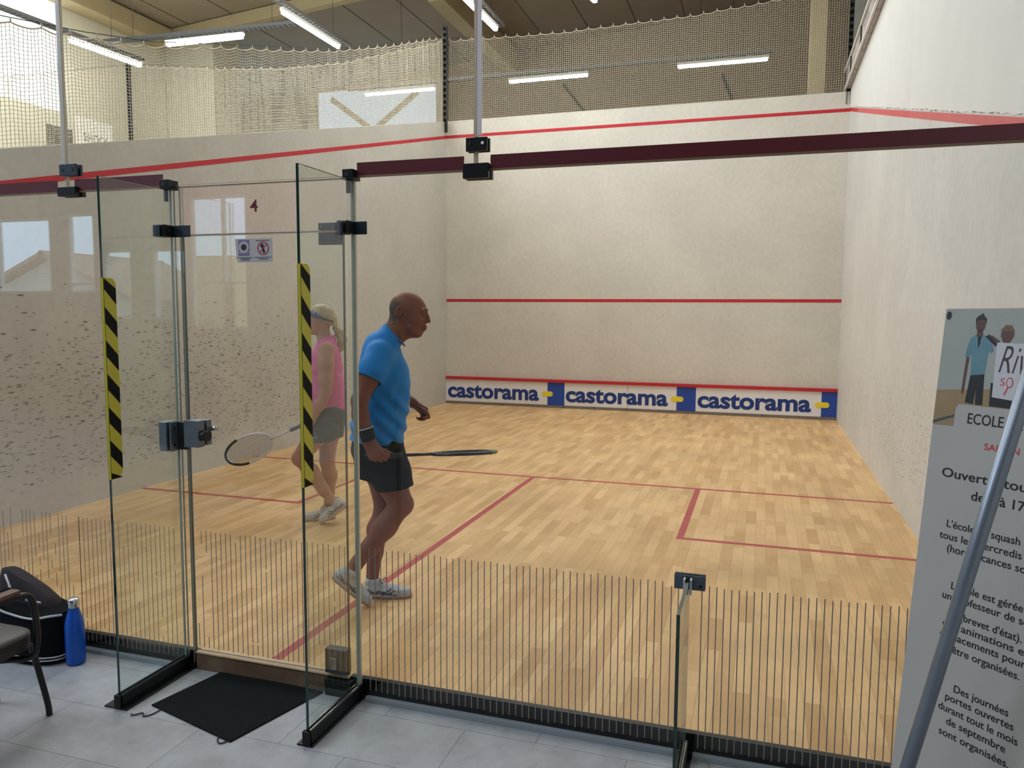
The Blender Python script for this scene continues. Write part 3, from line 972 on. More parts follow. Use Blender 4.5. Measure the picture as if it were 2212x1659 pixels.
# bottom and top door hinges
part(door, MB().box(3.50, -.022, .015, 3.606, .022, .125), 'hinge', M['dark_steel'], bevel=.002)
hl = part(door, MB().box(3.533, -.036, .04, 3.562, -.02, .092), 'hinge_block', M['bright_steel'], bevel=.003)
part(door, MB().box(3.497, -.014, 1.884, 3.606, .014, 1.936), 'hinge', M['dark_steel'], bevel=.002)
part(tr, MB().box(3.497, -.014, 1.944, 3.63, .014, 1.975), 'clamp_plate', M['dark_steel'], bevel=.002)
part(tr, MB().tube([(3.513, -.016, 1.961), (3.513, -.013, 1.961)], .004, 10), 'screw', M['bright_steel'])

sgn = empty('door_sign', (3.172, -.0085, 1.815), 0, 'small grey plastic sign with no-shoes symbol on the glass door', 'sign')
MB().poly([(-.095, 0, .103), (-.090, 0, .012), (-.08, 0, 0), (.093, 0, .001), (.095, 0, .015), (.095, 0, .103)], (0, 1, 0), .0015).build('plate', M['sign_grey'], sgn)


def disc(mb, cx, cz, r0, r1, y, n=28, sx=1.0):
    vs, fs = [], []
    for k in range(n):
        a = 2 * math.pi * k / n
        vs += [(cx + sx * r1 * math.cos(a), y, cz + r1 * math.sin(a)), (cx + sx * r0 * math.cos(a), y, cz + r0 * math.sin(a))]
    for k in range(n):
        j = (k + 1) % n
        fs.append((2 * k, 2 * j, 2 * j + 1, 2 * k + 1))
    return mb.add(vs, fs)


mb = MB().box(-.078, -.0006, .045, -.022, 0, .097); mb.build('purple_panel', M['sign_purple'], sgn)
mb = disc(MB(), -.050, .066, .0, .026, -.001); mb.build('pale_ring', M['sign_grey'], sgn)
mb = disc(MB(), -.050, .066, .0, .014, -.0014); mb.build('dark_disc', M['dark_steel'], sgn)
MB().box(-.078, -.0006, .030, -.022, 0, .041).build('purple_panel', M['sign_purple'], sgn)
mb = disc(MB(), .048, .060, .024, .029, -.001)
mb.obox((.048, -.001, .060), (.036, 0, .036), (0, .0004, 0), (-.0025, 0, .0025))
mb.build('prohibition_ring', M['sign_red'], sgn)
mb = disc(MB(), .043, .071, 0, .0085, -.0008); disc(mb, .052, .045, 0, .006, -.0008); mb.obox((.048, -.0008, .058), (.007, 0, -.022), (0, .0004, 0), (.009, 0, .003))
mb.build('shoe_print', M['ink'], sgn)
mb = MB()
mb.box(.012, -.0008, .093, .082, 0, .095); mb.box(-.085, -.0008, .0205, -.005, 0, .0222); mb.box(.003, -.0008, .0205, .09, 0, .0222)
for k in range(3): mb.box(-.068, -.0008, .009 + k * .0038, -.02, 0, .0102 + k * .0038)
for k in range(2): mb.box(.025, -.0008, .011 + k * .0045, .072, 0, .0122 + k * .0045)
mb.build('printed_rules', M['ink'], sgn)


# glass fins standing outside the wall
def fin(x, depth, z1, name='glass_fin', tape=None, label='', base=(-.06, .06)):
    r = empty(name, (x, 0, FZ), 0, label, 'glass fin')
    mb = MB()
    t = .006
    vs = [(xx, yy, zz) for zz in (-.035 - FZ, z1 - FZ) for yy in (-depth, -.009) for xx in (-t, t)]
    mb.add(vs, [(0, 4, 6, 2), (1, 3, 7, 5)], 0)
    mb.add(vs, [(0, 2, 3, 1), (4, 5, 7, 6), (0, 1, 5, 4)], 1); mb.add(vs, [(2, 6, 7, 3)], 2)
    mb.build('pane', [M['glass_fin'], M['glass_edge'], M['edge_pale']], r)
    # foot: floor plate and upright channel
    mb = MB().box(base[0], -depth - .01, 0, base[1], .0, .007)
    mb.build('floor_plate', M['black_metal'], r, bevel=.002)
    mb = MB(); mb.box(-.017, -depth - .012, .007, -.0075, -.0, .062); mb.box(.0075, -depth - .012, .007, .017, -.0, .062); mb.box(-.017, -depth - .014, .007, .017, -depth - .002, .062)
    mb.build('channel', M['black_metal'], r, bevel=.0015)
    mb = MB(); mb.box(-.0115, -depth, .0622, -.0075, -.012, .065); mb.box(.0075, -depth, .0622, .0115, -.012, .065)
    mb.build('channel_gasket', M['bright_steel'] if 'right' in label or 'low' in label else M['dark_steel'], r)
    if tape:
        z0_, z1_ = tape
        z0_ -= FZ; z1_ -= FZ
        mb = MB()
        th = .0012
        W_ = .062
        # wrapped over the front edge: base coat yellow, black slanted bands on the faces
        pts = lambda s: [(s * (t + th), -depth - th, z0_), (s * (t + th), -depth + W_ - .018, z0_), (s * (t + th), -depth + W_, z0_ + .03), (s * (t + th), -depth + W_, z1_ - .02), (s * (t + th), -depth + W_ - .016, z1_), (s * (t + th), -depth - th, z1_)]
        for s in (-1, 1):
            mb.poly(pts(s), (-s, 0, 0), th)
        mb.box(-t - th, -depth - th, z0_, t + th, -depth, z1_)
        mb.build('hazard_tape', M['yellow'], r)
        mb = MB()
        z = z1_ + .02
        k = 0
        while z > z0_ - .05:
            for s in (-1, 1):
                xx = s * (t + th + .0003)
                a, b = -depth - th + .002, -depth + W_ - .001
                zz = [z, z - .06, z - .06 - .055, z - .055]      # at edge top, ... slanting down inward
                pl = [(a, z), (b, z - .062), (b, z - .062 - .066), (a, z - .066)]
                pl2 = []
                cl = [(max(z0_ + .001, min(z1_ - .001, q[1]))) for q in pl]
                if max(cl) - min(cl) < .004: continue
                mb.poly([(xx, q[0], c) for q, c in zip(pl, cl)], (-s, 0, 0), .0004)
            z -= .137
        mb.build('tape_band', M['hazblack'], r)
    return r


f_l = fin(2.74, .41, 2.138, tape=(.905, 1.735), label='tall green-edged glass fin left of the door with hazard tape', base=(-.075, .045))
f_r = fin(3.656, .405, 2.142, tape=(.94, 1.78), label='tall green-edged glass fin right of the door with hazard tape', base=(-.045, .026))
f_s = fin(5.057, .375, .612, label='low glass fin bracing the right panel', base=(-.025, .03))


def clamp(loc, w, h, label, d=.03, m='black_metal', bolts=((-.3, 0), (.3, 0)), bolt_m='black_plastic', extra=None):
    r = empty('glass_clamp', loc, 0, label, 'clamp')
    MB().box(-w / 2, -d / 2 - GT, 0, w / 2, -GT - .0015, h).build('plate', M[m], r, bevel=.0015)
    MB().box(-w / 2, GT + .0015, 0, w / 2, d / 2 + GT, h).build('back_plate', M[m], r, bevel=.0015)
    for bx, bz in bolts:
        MB().tube([(bx * w, -d / 2 - GT - .002, h / 2 + bz), (bx * w, -d / 2 - GT + .002, h / 2 + bz)], .007, 14).build('bolt', M[bolt_m], r)
    return r


clamp((2.165, 0, 2.231), .098, .054, 'grey two-bolt clamp above the left joint', m='dark_steel')
clamp((2.163, 0, 2.136), .108, .042, 'black clamp block at the foot of the left joint', bolts=(), d=.05)
c = clamp((4.208, 0, 2.229), .088, .052, 'black clamp plate with one bright hole on the middle joint', bolts=((-.32, .003),))
MB().tube([(.026, -.024, .029), (.026, -.020, .029)], .006, 14).build('bright_hole', M['tube_light'] if 0 else mat('bright_hole', srgb(240, 240, 236), .4), c)
clamp((4.208, 0, 2.124), .106, .057, 'black clamp block at the foot of the middle joint', bolts=(), d=.05)


def corner_block(x, label):
    r = empty('glass_clamp', (x, 0, 2.142), 0, label, 'clamp')
    MB().box(-.03, -.045, .0, .018, .02, .042).build('block', M['black_metal'], r, bevel=.002)
    MB().tube([(-.008, -.047, .022), (-.008, -.044, .022)], .009, 16).build('bolt', M['black_plastic'], r)
    o = MB().box(-.022, -.028, -.052, -.004, -.02, .0).build('tongue', M['dark_steel'], r)
    return r


corner_block(2.742, 'black corner clamp block at the top of the left fin')
corner_block(3.662, 'black corner clamp block at the top of the right fin')


def fin_bracket(x, z0, z1, xr, label, left):
    r = empty('glass_bracket', (x, 0, z0), 0, label, 'bracket')
    h = z1 - z0
    MB().box(-.045 if left else -.035, -.075, 0, -.0075, -.009, h).build('side_plate', M['dark_steel'], r, bevel=.002)
    MB().box(.0075, -.075, 0, .014, -.009, h).build('side_plate', M['black_metal'], r, bevel=.002)
    MB().box(.0, -.013, 0, xr - x, -.0075, h).build('face_plate', M['dark_steel'] if left else mat('bracket_blue', srgb(34, 44, 56), .35), r, bevel=.001)
    MB().tube([(.0142, -.045, h / 2), (.0175, -.045, h / 2)], .007, 12).build('bolt', M['black_plastic'], r)
    return r


fin_bracket(2.74, 1.932, 1.984, 2.842, 'steel bracket holding the top of the door opening to the left fin', True)
fin_bracket(3.656, 1.922, 1.975, 3.724, 'dark steel bracket on the right fin level with the top hinge', False)
kb = empty('lock_keep', (2.74, 0, .965), 0, 'steel lock keep clamped on the left fin beside the door lock', 'lock')
MB().box(-.052, -.075, 0, -.008, -.012, .135).build('side_plate', M['steel'], kb, bevel=.003)
MB().box(.008, -.075, 0, .016, -.012, .135).build('side_plate', M['steel'], kb, bevel=.002)
MB().box(.016, -.030, .004, .062, -.009, .132).build('strike_plate', M['dark_steel'], kb, bevel=.002)
for z in (.03, .105): MB().tube([(.0162, -.055, z), (.0195, -.055, z)], .006, 12).build('bolt', M['black_plastic'], kb)
lc = empty('glass_clamp', (5.057, 0, .572), 0, 'grey clamp plate at the top of the low fin', 'clamp')
MB().box(-.052, GT + .001, 0, .062, .02, .055).build('back_plate', M['dark_steel'], lc, bevel=.001)
MB().box(-.052, -.012, 0, .062, -GT - .001, .055).build('plate', mat('clamp_grey', srgb(76, 86, 98), .4), lc, bevel=.001)
for s in (-1, 1): MB().box(s * .012 - .004, -.05, -.008, s * .012 + .004, -.012, .05).build('ear', M['bright_steel'], lc, bevel=.001)
MB().tube([(.045, -.014, .016), (.045, -.011, .016)], .006, 12).build('bolt', M['black_plastic'], lc)

# floor rail below the glass, door sill
struct('trim_2', MB().box(0, .008, FZ, 2.79, .036, .0).box(3.61, .008, FZ, 6.4, .036, .0), M['black_metal'])
struct('trim_3', MB().box(0, -.03, FZ, 2.66, -.004, -.065).box(3.70, -.03, FZ, 5.03, -.004, -.065).box(5.09, -.03, FZ, 6.4, -.004, -.065), M['alu'])
struct('trim_4', MB().box(0, -.004, FZ, 2.79, .008, -.055).box(3.61, -.004, FZ, 6.4, .008, -.055), M['black_metal'])
sill = empty('door_sill', (3.2, 0, FZ), 0, 'worn wooden step under the glass door', 'sill')
MB().box(-.405, -.004, 0, .30, .034, .078).build('riser', M['wood_sill'], sill, bevel=.003)
MB().box(-.405, -.009, .080, .41, .045, .087).build('lip', M['wood_lip'], sill, bevel=.002)
MB().box(.30, -.03, 0, .43, .034, .075).build('hinge_shoe', M['black_metal'], sill, bevel=.004)

# ---------------------------------------------------------------- doormat, bottle, bag, chair
dm = empty('doormat', (3.15, -.2, FZ), 0, 'dark grey ribbed doormat in front of the court door', 'doormat')
c4 = [(-.30, -.15), (.205, -.285), (.335, .185), (-.215, .215)]
mb = MB().poly([(x, y, .0005) for x, y in c4], (0, 0, 1), .006); mb.build('carpet', M['mat_carpet'], dm, bevel=.001)
MB().tube([(-.235, -.168, .004), (-.24, -.21, .004), (-.262, -.235, .004), (-.285, -.215, .004), (-.31, -.245, .005), (-.325, -.235, .004)], .0028, 6, sub=6).build('loose_thread', M['black_plastic'], dm)
MB().tube([(.135, -.262, .004), (.15, -.29, .005), (.175, -.305, .004), (.19, -.285, .004)], .0028, 6, sub=6).build('loose_thread', M['black_plastic'], dm)

bt = empty('water_bottle', (2.205, -.135, FZ), 0, 'tall blue water bottle with steel cap standing by the glass wall', 'bottle')
prof = [(0, 0), (.034, .0), (.040, .004), (.043, .012), (.0435, .10), (.0435, .175), (.0415, .20), (.036, .225), (.028, .25), (.0235, .268), (.0235, .278), (0, .278)]
MB().lathe(prof, (0, 0, .0), 40).build('body', M['blue_bottle'], bt)
MB().lathe([(0, .276), (.0245, .276), (.0255, .28), (.0255, .312), (.022, .319), (.01, .322), (0, .322)], (0, 0, 0), 32).build('cap', M['bright_steel'], bt)

bag = empty('sports_bag', (1.93, -.13, FZ), 0, 'black sports bag with white piping between chair and blue bottle', 'bag')


def ring(cx, cy, rx, ry, z, n=40, e=2.6):
    out = []
    for k in range(n):
        a = 2 * math.pi * k / n
        c_, s_ = math.cos(a), math.sin(a)
        out.append((cx + rx * abs(c_) ** (2 / e) * (1 if c_ > 0 else -1), cy + ry * abs(s_) ** (2 / e) * (1 if s_ > 0 else -1), z))
    return out


def loft(rings, cap=True):
    mb = MB()
    n = len(rings[0]); vs = [p for r_ in rings for p in r_]
    fs = [(i * n + k, i * n + (k + 1) % n, (i + 1) * n + (k + 1) % n, (i + 1) * n + k) for i in range(len(rings) - 1) for k in range(n)]
    mb.add(vs, fs, 0, True)
    if cap:
        mb.add(rings[0], [tuple(range(n - 1, -1, -1))]); mb.add(rings[-1], [tuple(range(n))])
    return mb


def tiltz(r_, ax, ay, z0):
    return [(x, y, z + ax * x + ay * y) for x, y, z in r_]


rg = [ring(0, 0, .20, .095, 0), ring(0, 0, .222, .105, .015), ring(0, 0, .225, .108, .06), ring(0, 0, .228, .110, .14), ring(0, 0, .222, .105, .21), tiltz(ring(0, 0, .21, .10, .262), -.10, .10, 0)]
loft(rg).build('body', M['bag'], bag)
loft([tiltz(ring(-.05, .04, .19, .065, .22), -.1, 0, 0), tiltz(ring(-.055, .045, .18, .060, .29), -.22, 0, 0), tiltz(ring(-.07, .045, .15, .045, .325), -.35, 0, 0), tiltz(ring(-.09, .04, .08, .03, .345), -.4, 0, 0)]).build('top_flap', M['bag_side'], bag)
MB().tube([(.215, -.02, .235), (.20, -.07, .245), (.12, -.103, .235), (.0, -.108, .245), (-.08, -.108, .262), (-.15, -.09, .295), (-.20, -.05, .33)], .0055, 8, sub=8).build('piping', M['piping'], bag)
MB().tube([(.10, -.03, .285), (.02, -.05, .30), (-.04, -.06, .335), (-.08, -.05, .375), (-.12, -.03, .40)], .005, 8, sub=8).build('piping', M['piping'], bag)
for z in (.028, .042):
    MB().tube([(x, y, z) for x, y, _ in ring(0, 0, .2265, .1095, z, 60)], .0035, 6, closed=True).build('piping', M['piping'], bag)
MB().tube([(-.10, -.09, .27), (-.06, -.12, .33), (.0, -.10, .36), (.04, -.06, .31)], .013, 8, sub=8).build('handle', M['bag'], bag)

ch = empty('armchair', (2.28, -.95, FZ), 0, 'black tube-framed armchair with wooden armrest in the lower left corner', 'chair')


def CP(x, y, z): return (x - 2.28, y + .95, z - FZ)


seat = loft([[CP(x, y, z) for x, y, _ in ring(2.365, -.905, .245 - d, .245 - d, 0, 48, 7)] for z, d in ((.275, .02), (.285, 0), (.335, 0))])
seat.build('seat_rim', M['chair_rim'], ch)
seat = loft([[CP(x, y, z) for x, y, _ in ring(2.365, -.905, .246 - d, .246 - d, 0, 48, 7)] for z, d in ((.336, 0), (.345, .002), (.352, .02), (.355, .06))])
seat.build('seat', M['chair_seat'], ch)
back = loft([[CP(x, -1.14 - (z - .5) * .2, z) for x, y, z in [(2.285 + .2 * math.copysign(abs(math.cos(a)) ** .4, math.cos(a)), 0, .66 + .16 * math.copysign(abs(math.sin(a)) ** .4, math.sin(a))) for a in [2 * math.pi * k / 32 for k in range(32)]]] for _ in (0,)] * 1 +
            [[CP(x, -1.18 - (z - .5) * .2, z) for x, y, z in [(2.285 + .2 * math.copysign(abs(math.cos(a)) ** .4, math.cos(a)), 0, .66 + .16 * math.copysign(abs(math.sin(a)) ** .4, math.sin(a))) for a in [2 * math.pi * k / 32 for k in range(32)]]]])
back.build('backrest', M['chair_seat'], ch)
for s in (-1, 1):
    X = 2.355 + s * .264
    MB().tube([CP(X, -1.20, .80), CP(X, -1.17, .62), CP(X, -1.13, .53), CP(X, -1.02, .515), CP(X, -.86, .515), CP(X, -.745, .512), CP(X, -.70, .49), CP(X, -.685, .43), CP(X, -.68, .34), CP(X, -.69, .27), CP(X - s * .02, -.71, .248), CP(X - s * .07, -.74, .247), CP(X - s * .12, -.79, .255)], .0125, 12, sub=6).build('arm_frame', M['chair_frame'], ch)
    mb = MB()
    mb.obox(CP(X, -.92, .535), (.048, 0, 0), (0, .33, 0), (0, 0, .022)); mb.build('armrest', M['chair_wood'], ch, bevel=.009)
    MB().tube([CP(X - s * .20, -.66, .262), CP(X - s * .16, -.63, .258), CP(X - s * .138, -.60, .235), CP(X - s * .130, -.59, .19), CP(X - s * .120, -.55, -.02), CP(X - s * .117, -.545, -.0845)], .0125, 12, sub=6).build('leg', M['chair_frame'], ch)
    MB().tube([CP(X - s * .10, -1.08, .262), CP(X - s * .03, -1.10, .20), CP(X - s * .02, -1.16, -.0845)], .0125, 12, sub=6).build('leg', M['chair_frame'], ch)
MB().tube([CP(2.28, -.66, .262), CP(2.43, -.66, .262)], .0125, 12).build('cross_bar', M['chair_frame'], ch)

# ---------------------------------------------------------------- the banner and the tube leaning before it
bh = Vector((.70337, -.71082, 0)); bd = Vector((-.07035, -.06962, -.99509)).normalized(); bn_ = bh.cross(bd).normalized()
if bn_.dot(Vector((5.29, -2.9, 1.6)) - Vector((5.75, -.6, 1.6))) < 0: bn_ = -bn_
B0 = Vector((5.75082, -.6, 1.62197))
ban = empty('roll_up_banner', B0 + bh * .21 + bd * 1.70, 0, 'grey-white French squash school banner leaning in the right foreground', 'banner')
ban_inv = Matrix.Translation(ban.location).inverted()


def BP(x, y, off=0.0): return B0 + bh * x + bd * y + bn_ * off


def bpart(mb, name, m, label=None):
    o = mb.build(name, m, ban); o.matrix_parent_inverse = ban_inv
    if label: o['label'] = label
    return o


bpart(MB().poly([BP(0, 0, -.002), BP(.44, -.004, -.002), BP(.44, 1.68, -.002), BP(0, 1.68, -.002)], bn_, .002), 'sheet', M['banner'])
# printed picture: pale court wall above a wooden floor, cut by the rounded title box
m_pw = mat('print_wall', srgb(160, 162, 154), .5, noise=.06, nscale=9)
m_pf = mat('print_floor', srgb(150, 124, 88), .5, noise=.10, nscale=14)
bpart(MB().poly([BP(0, .002, .0002), BP(.44, -.002, .0002), BP(.44, .17, .0002), BP(0, .215, .0002)], bn_, .0004), 'picture_wall', m_pw)
bpart(MB().poly([BP(0, .215, .0002), BP(.44, .17, .0002), BP(.44, .247, .0002), BP(.066, .245, .0002), BP(.060, .249, .0002), BP(.056, .262, .0002), BP(.056, .304, .0002), BP(0, .306, .0002)], bn_, .0004), 'picture_floor', m_pf)
bpart(MB().poly([BP(0, .296, .0007), BP(.056, .274, .0007), BP(.056, .280, .0007), BP(0, .303, .0007)], bn_, .0002), 'picture_line', mat('print_green', srgb(52, 78, 70), .5))
bpart(disc(MB(), 0, 0, 0, 1, 0) if 0 else MB().poly([BP(.010 + .007 * math.cos(a), .018 + .011 * math.sin(a), .0007) for a in [2 * math.pi * k / 16 for k in range(16)]], bn_, .0004), 'push_pin', M['black_plastic'])


def ell(cx, cy, rx, ry, off, n=24):
    return [BP(cx + rx * math.cos(2 * math.pi * k / n), cy + ry * math.sin(2 * math.pi * k / n), off) for k in range(n)]


m_skin = mat('print_skin', srgb(92, 60, 50), .5); m_hair = mat('print_hair', srgb(34, 28, 26), .5)
m_polo = mat('print_polo', srgb(92, 134, 144), .5, noise=.08, nscale=30); m_blk = mat('print_black', srgb(24, 22, 24), .5)
bpart(MB().poly(ell(.097, .040, .0125, .021, .0008), bn_, .0002).poly([BP(*q, .0008) for q in [(.091, .055), (.104, .055), (.107, .075), (.088, .075)]], bn_, .0002)
      .poly([BP(*q, .0008) for q in [(.070, .120), (.078, .125), (.076, .16), (.074, .205), (.071, .22), (.067, .215), (.068, .17)]], bn_, .0002), 'picture_boy_skin', m_skin)
bpart(MB().poly([BP(*q, .0011) for q in [(.084, .038), (.083, .025), (.090, .018), (.100, .012), (.105, .020), (.110, .024), (.111, .038), (.107, .028), (.088, .029)]], bn_, .0002), 'picture_boy_hair', m_hair)
bpart(MB().poly([BP(*q, .0010) for q in [(.087, .066), (.098, .078), (.108, .066), (.122, .073), (.130, .085), (.137, .104), (.130, .112), (.124, .104), (.121, .165), (.086, .170), (.082, .110), (.077, .125), (.066, .122), (.070, .095), (.076, .075)]], bn_, .0002), 'picture_boy_polo', m_polo)
bpart(MB().poly([BP(*q, .0009) for q in [(.086, .168), (.121, .163), (.125, .243), (.1065, .243), (.104, .20), (.101, .243), (.080, .240)]], bn_, .0002), 'picture_boy_trousers', m_blk)
bpart(MB().poly([BP(*q, .0012) for q in [(.0895, .037), (.0945, .0365), (.0945, .0385), (.0895, .039)]], bn_, .0002).poly([BP(*q, .0012) for q in [(.0995, .0365), (.1045, .037), (.1045, .039), (.0995, .0385)]], bn_, .0002).poly([BP(*q, .0012) for q in [(.093, .0505), (.1015, .0505), (.1005, .0525), (.094, .0525)]], bn_, .0002), 'picture_boy_face', m_hair)
bpart(MB().poly([BP(*q, .0012) for q in [(.093, .070), (.103, .070), (.101, .088), (.097, .102), (.095, .086)]], bn_, .0002).poly([BP(*q, .0012) for q in [(.112, .070), (.120, .066), (.132, .076), (.145, .088), (.140, .094), (.128, .084)]], bn_, .0002), 'picture_boy_placket', m_blk)
bpart(MB().poly([BP(*q, .0007) for q in [(.118, .064), (.130, .068), (.150, .080), (.150, .090), (.128, .078)]], bn_, .0002), 'picture_girl_arm', m_skin)
bpart(MB().poly(ell(.166, .065, .014, .022, .0008), bn_, .0002), 'picture_girl_face', m_skin)
bpart(MB().poly([BP(*q, .0010) for q in [(.150, .072), (.150, .052), (.160, .040), (.174, .041), (.182, .054), (.182, .072), (.178, .056), (.156, .056)]], bn_, .0002), 'picture_girl_hair', mat('print_fair', srgb(110, 84, 60), .5))
bpart(MB().poly([BP(*q, .0009) for q in [(.140, .185), (.20, .185), (.20, .244), (.142, .243)]], bn_, .0002), 'picture_girl_skirt', m_blk)
bpart(MB().poly([BP(*q, .0013) for q in [(.1438, .084), (.30, .086), (.30, .232), (.1469, .2202)]], bn_, .0002), 'picture_card', mat('print_card', srgb(196, 194, 196), .5))


def btext(rows, name, m, **k):
    rws = [(t, BP(x, y, .0016 if k.get('hi') else .0006), bh, -bd, sz, w, al) for (t, x, y, sz, w, al) in rows]
    k.pop('hi', None)
    for r_ in rws:
        o = text_mesh([r_], name, m, ban, **k); o.matrix_parent_inverse = ban_inv
    return o


btext([('Riviera', .155, .158, .098, .150, 'L')], 'lettering', mat('brush_ink', srgb(62, 50, 52), .5), hi=True, shear=.35, bold=-.004)
btext([('S', .1635, .190, .028, None, 'L'), ('UASH', .205, .194, .028, None, 'L')], 'lettering', M['ink_red'], hi=True)
o = MB()
o.poly(ell(.186, .181, .0085, .013, .0016), bn_, .0002); bpart(o, 'racket_symbol', M['ink_red'])
o = MB(); o.poly(ell(.186, .181, .0062, .0105, .0019), bn_, .0002); bpart(o, 'racket_symbol_face', mat('print_card2', srgb(196, 194, 196), .5))
bpart(MB().poly([BP(.182, .192, .0016), BP(.185, .193, .0016), BP(.177, .213, .0016), BP(.174, .211, .0016)], bn_, .0002), 'racket_symbol_handle', M['ink_red'])
btext([('ECOLE DE SQUASH', .0925, .2925, .0385, .262, 'L')], 'lettering', M['ink'], bold=.006)
btext([('SAISON', .143, .3525, .0235, .085, 'L')], 'lettering', M['ink_red'], bold=.01)
btext([('Ouvert à tous les', .042, .4375, .0335, .285, 'L'), ('de 7 à 17 ans', .126, .4835, .0335, .185, 'L')], 'lettering', M['ink'], bold=.012)
btext([("L'école de squash", .0715, .565, .0268, .184, 'L'), ('tous les mercredis de', .0555, .597, .0268, .243, 'L'), ('(hors vacances scolaires)', .080, .627, .0268, .275, 'L'),
       ("L'école est gérée", .103, .719, .0268, .178, 'L'), ('un professeur de squash', .083, .748, .0268, .262, 'L'), ("(brevet d'état).", .1365, .790, .0268, .150, 'L'),
       ('des animations et', .0925, .818, .0268, .213, 'L'), ('déplacements pourront', .0885, .846, .0268, .262, 'L'), ('être organisées.', .126, .878, .0268, .166, 'L'),
       ('Des journées', .142, .973, .0268, .136, 'L'), ('portes ouvertes', .123, 1.0, .0268, .170, 'L'), ('durant tout le mois', .108, 1.03, .0268, .198, 'L'),
       ('de septembre', .133, 1.06, .0268, .148, 'L'), ('sont organisées.', .117, 1.092, .0268, .176, 'L')], 'lettering', M['ink'], bold=.010)
# foot of the banner
bpart(MB().obox(BP(.22, 1.68, -.01), bh * .5, Vector((0, 0, .05)), bn_ * .09), 'base', M['dark_steel'])
bpart(MB().tube([BP(.22, 1.66, -.03), BP(.22, .01, -.02)], .009, 10), 'support_rod', M['alu'])

ta, tb = Vector((5.5590, -.8370, FZ + .001)), Vector((5.9093, -1.0493, 1.9))
tp = empty('metal_tube', ta, 0, 'galvanised steel tube leaning across the front of the banner', 'tube')
MB().tube([(0, 0, 0), tuple(tb - ta)], .0165, 24).build('shaft', mat('zinc_tube', srgb(132, 140, 150), .38, metal=.65, noise=.05, nscale=8), tp)
MB().tube([(0, 0, 0), tuple((tb - ta) * .02)], .0185, 24).build('end_cap', M['black_plastic'], tp)


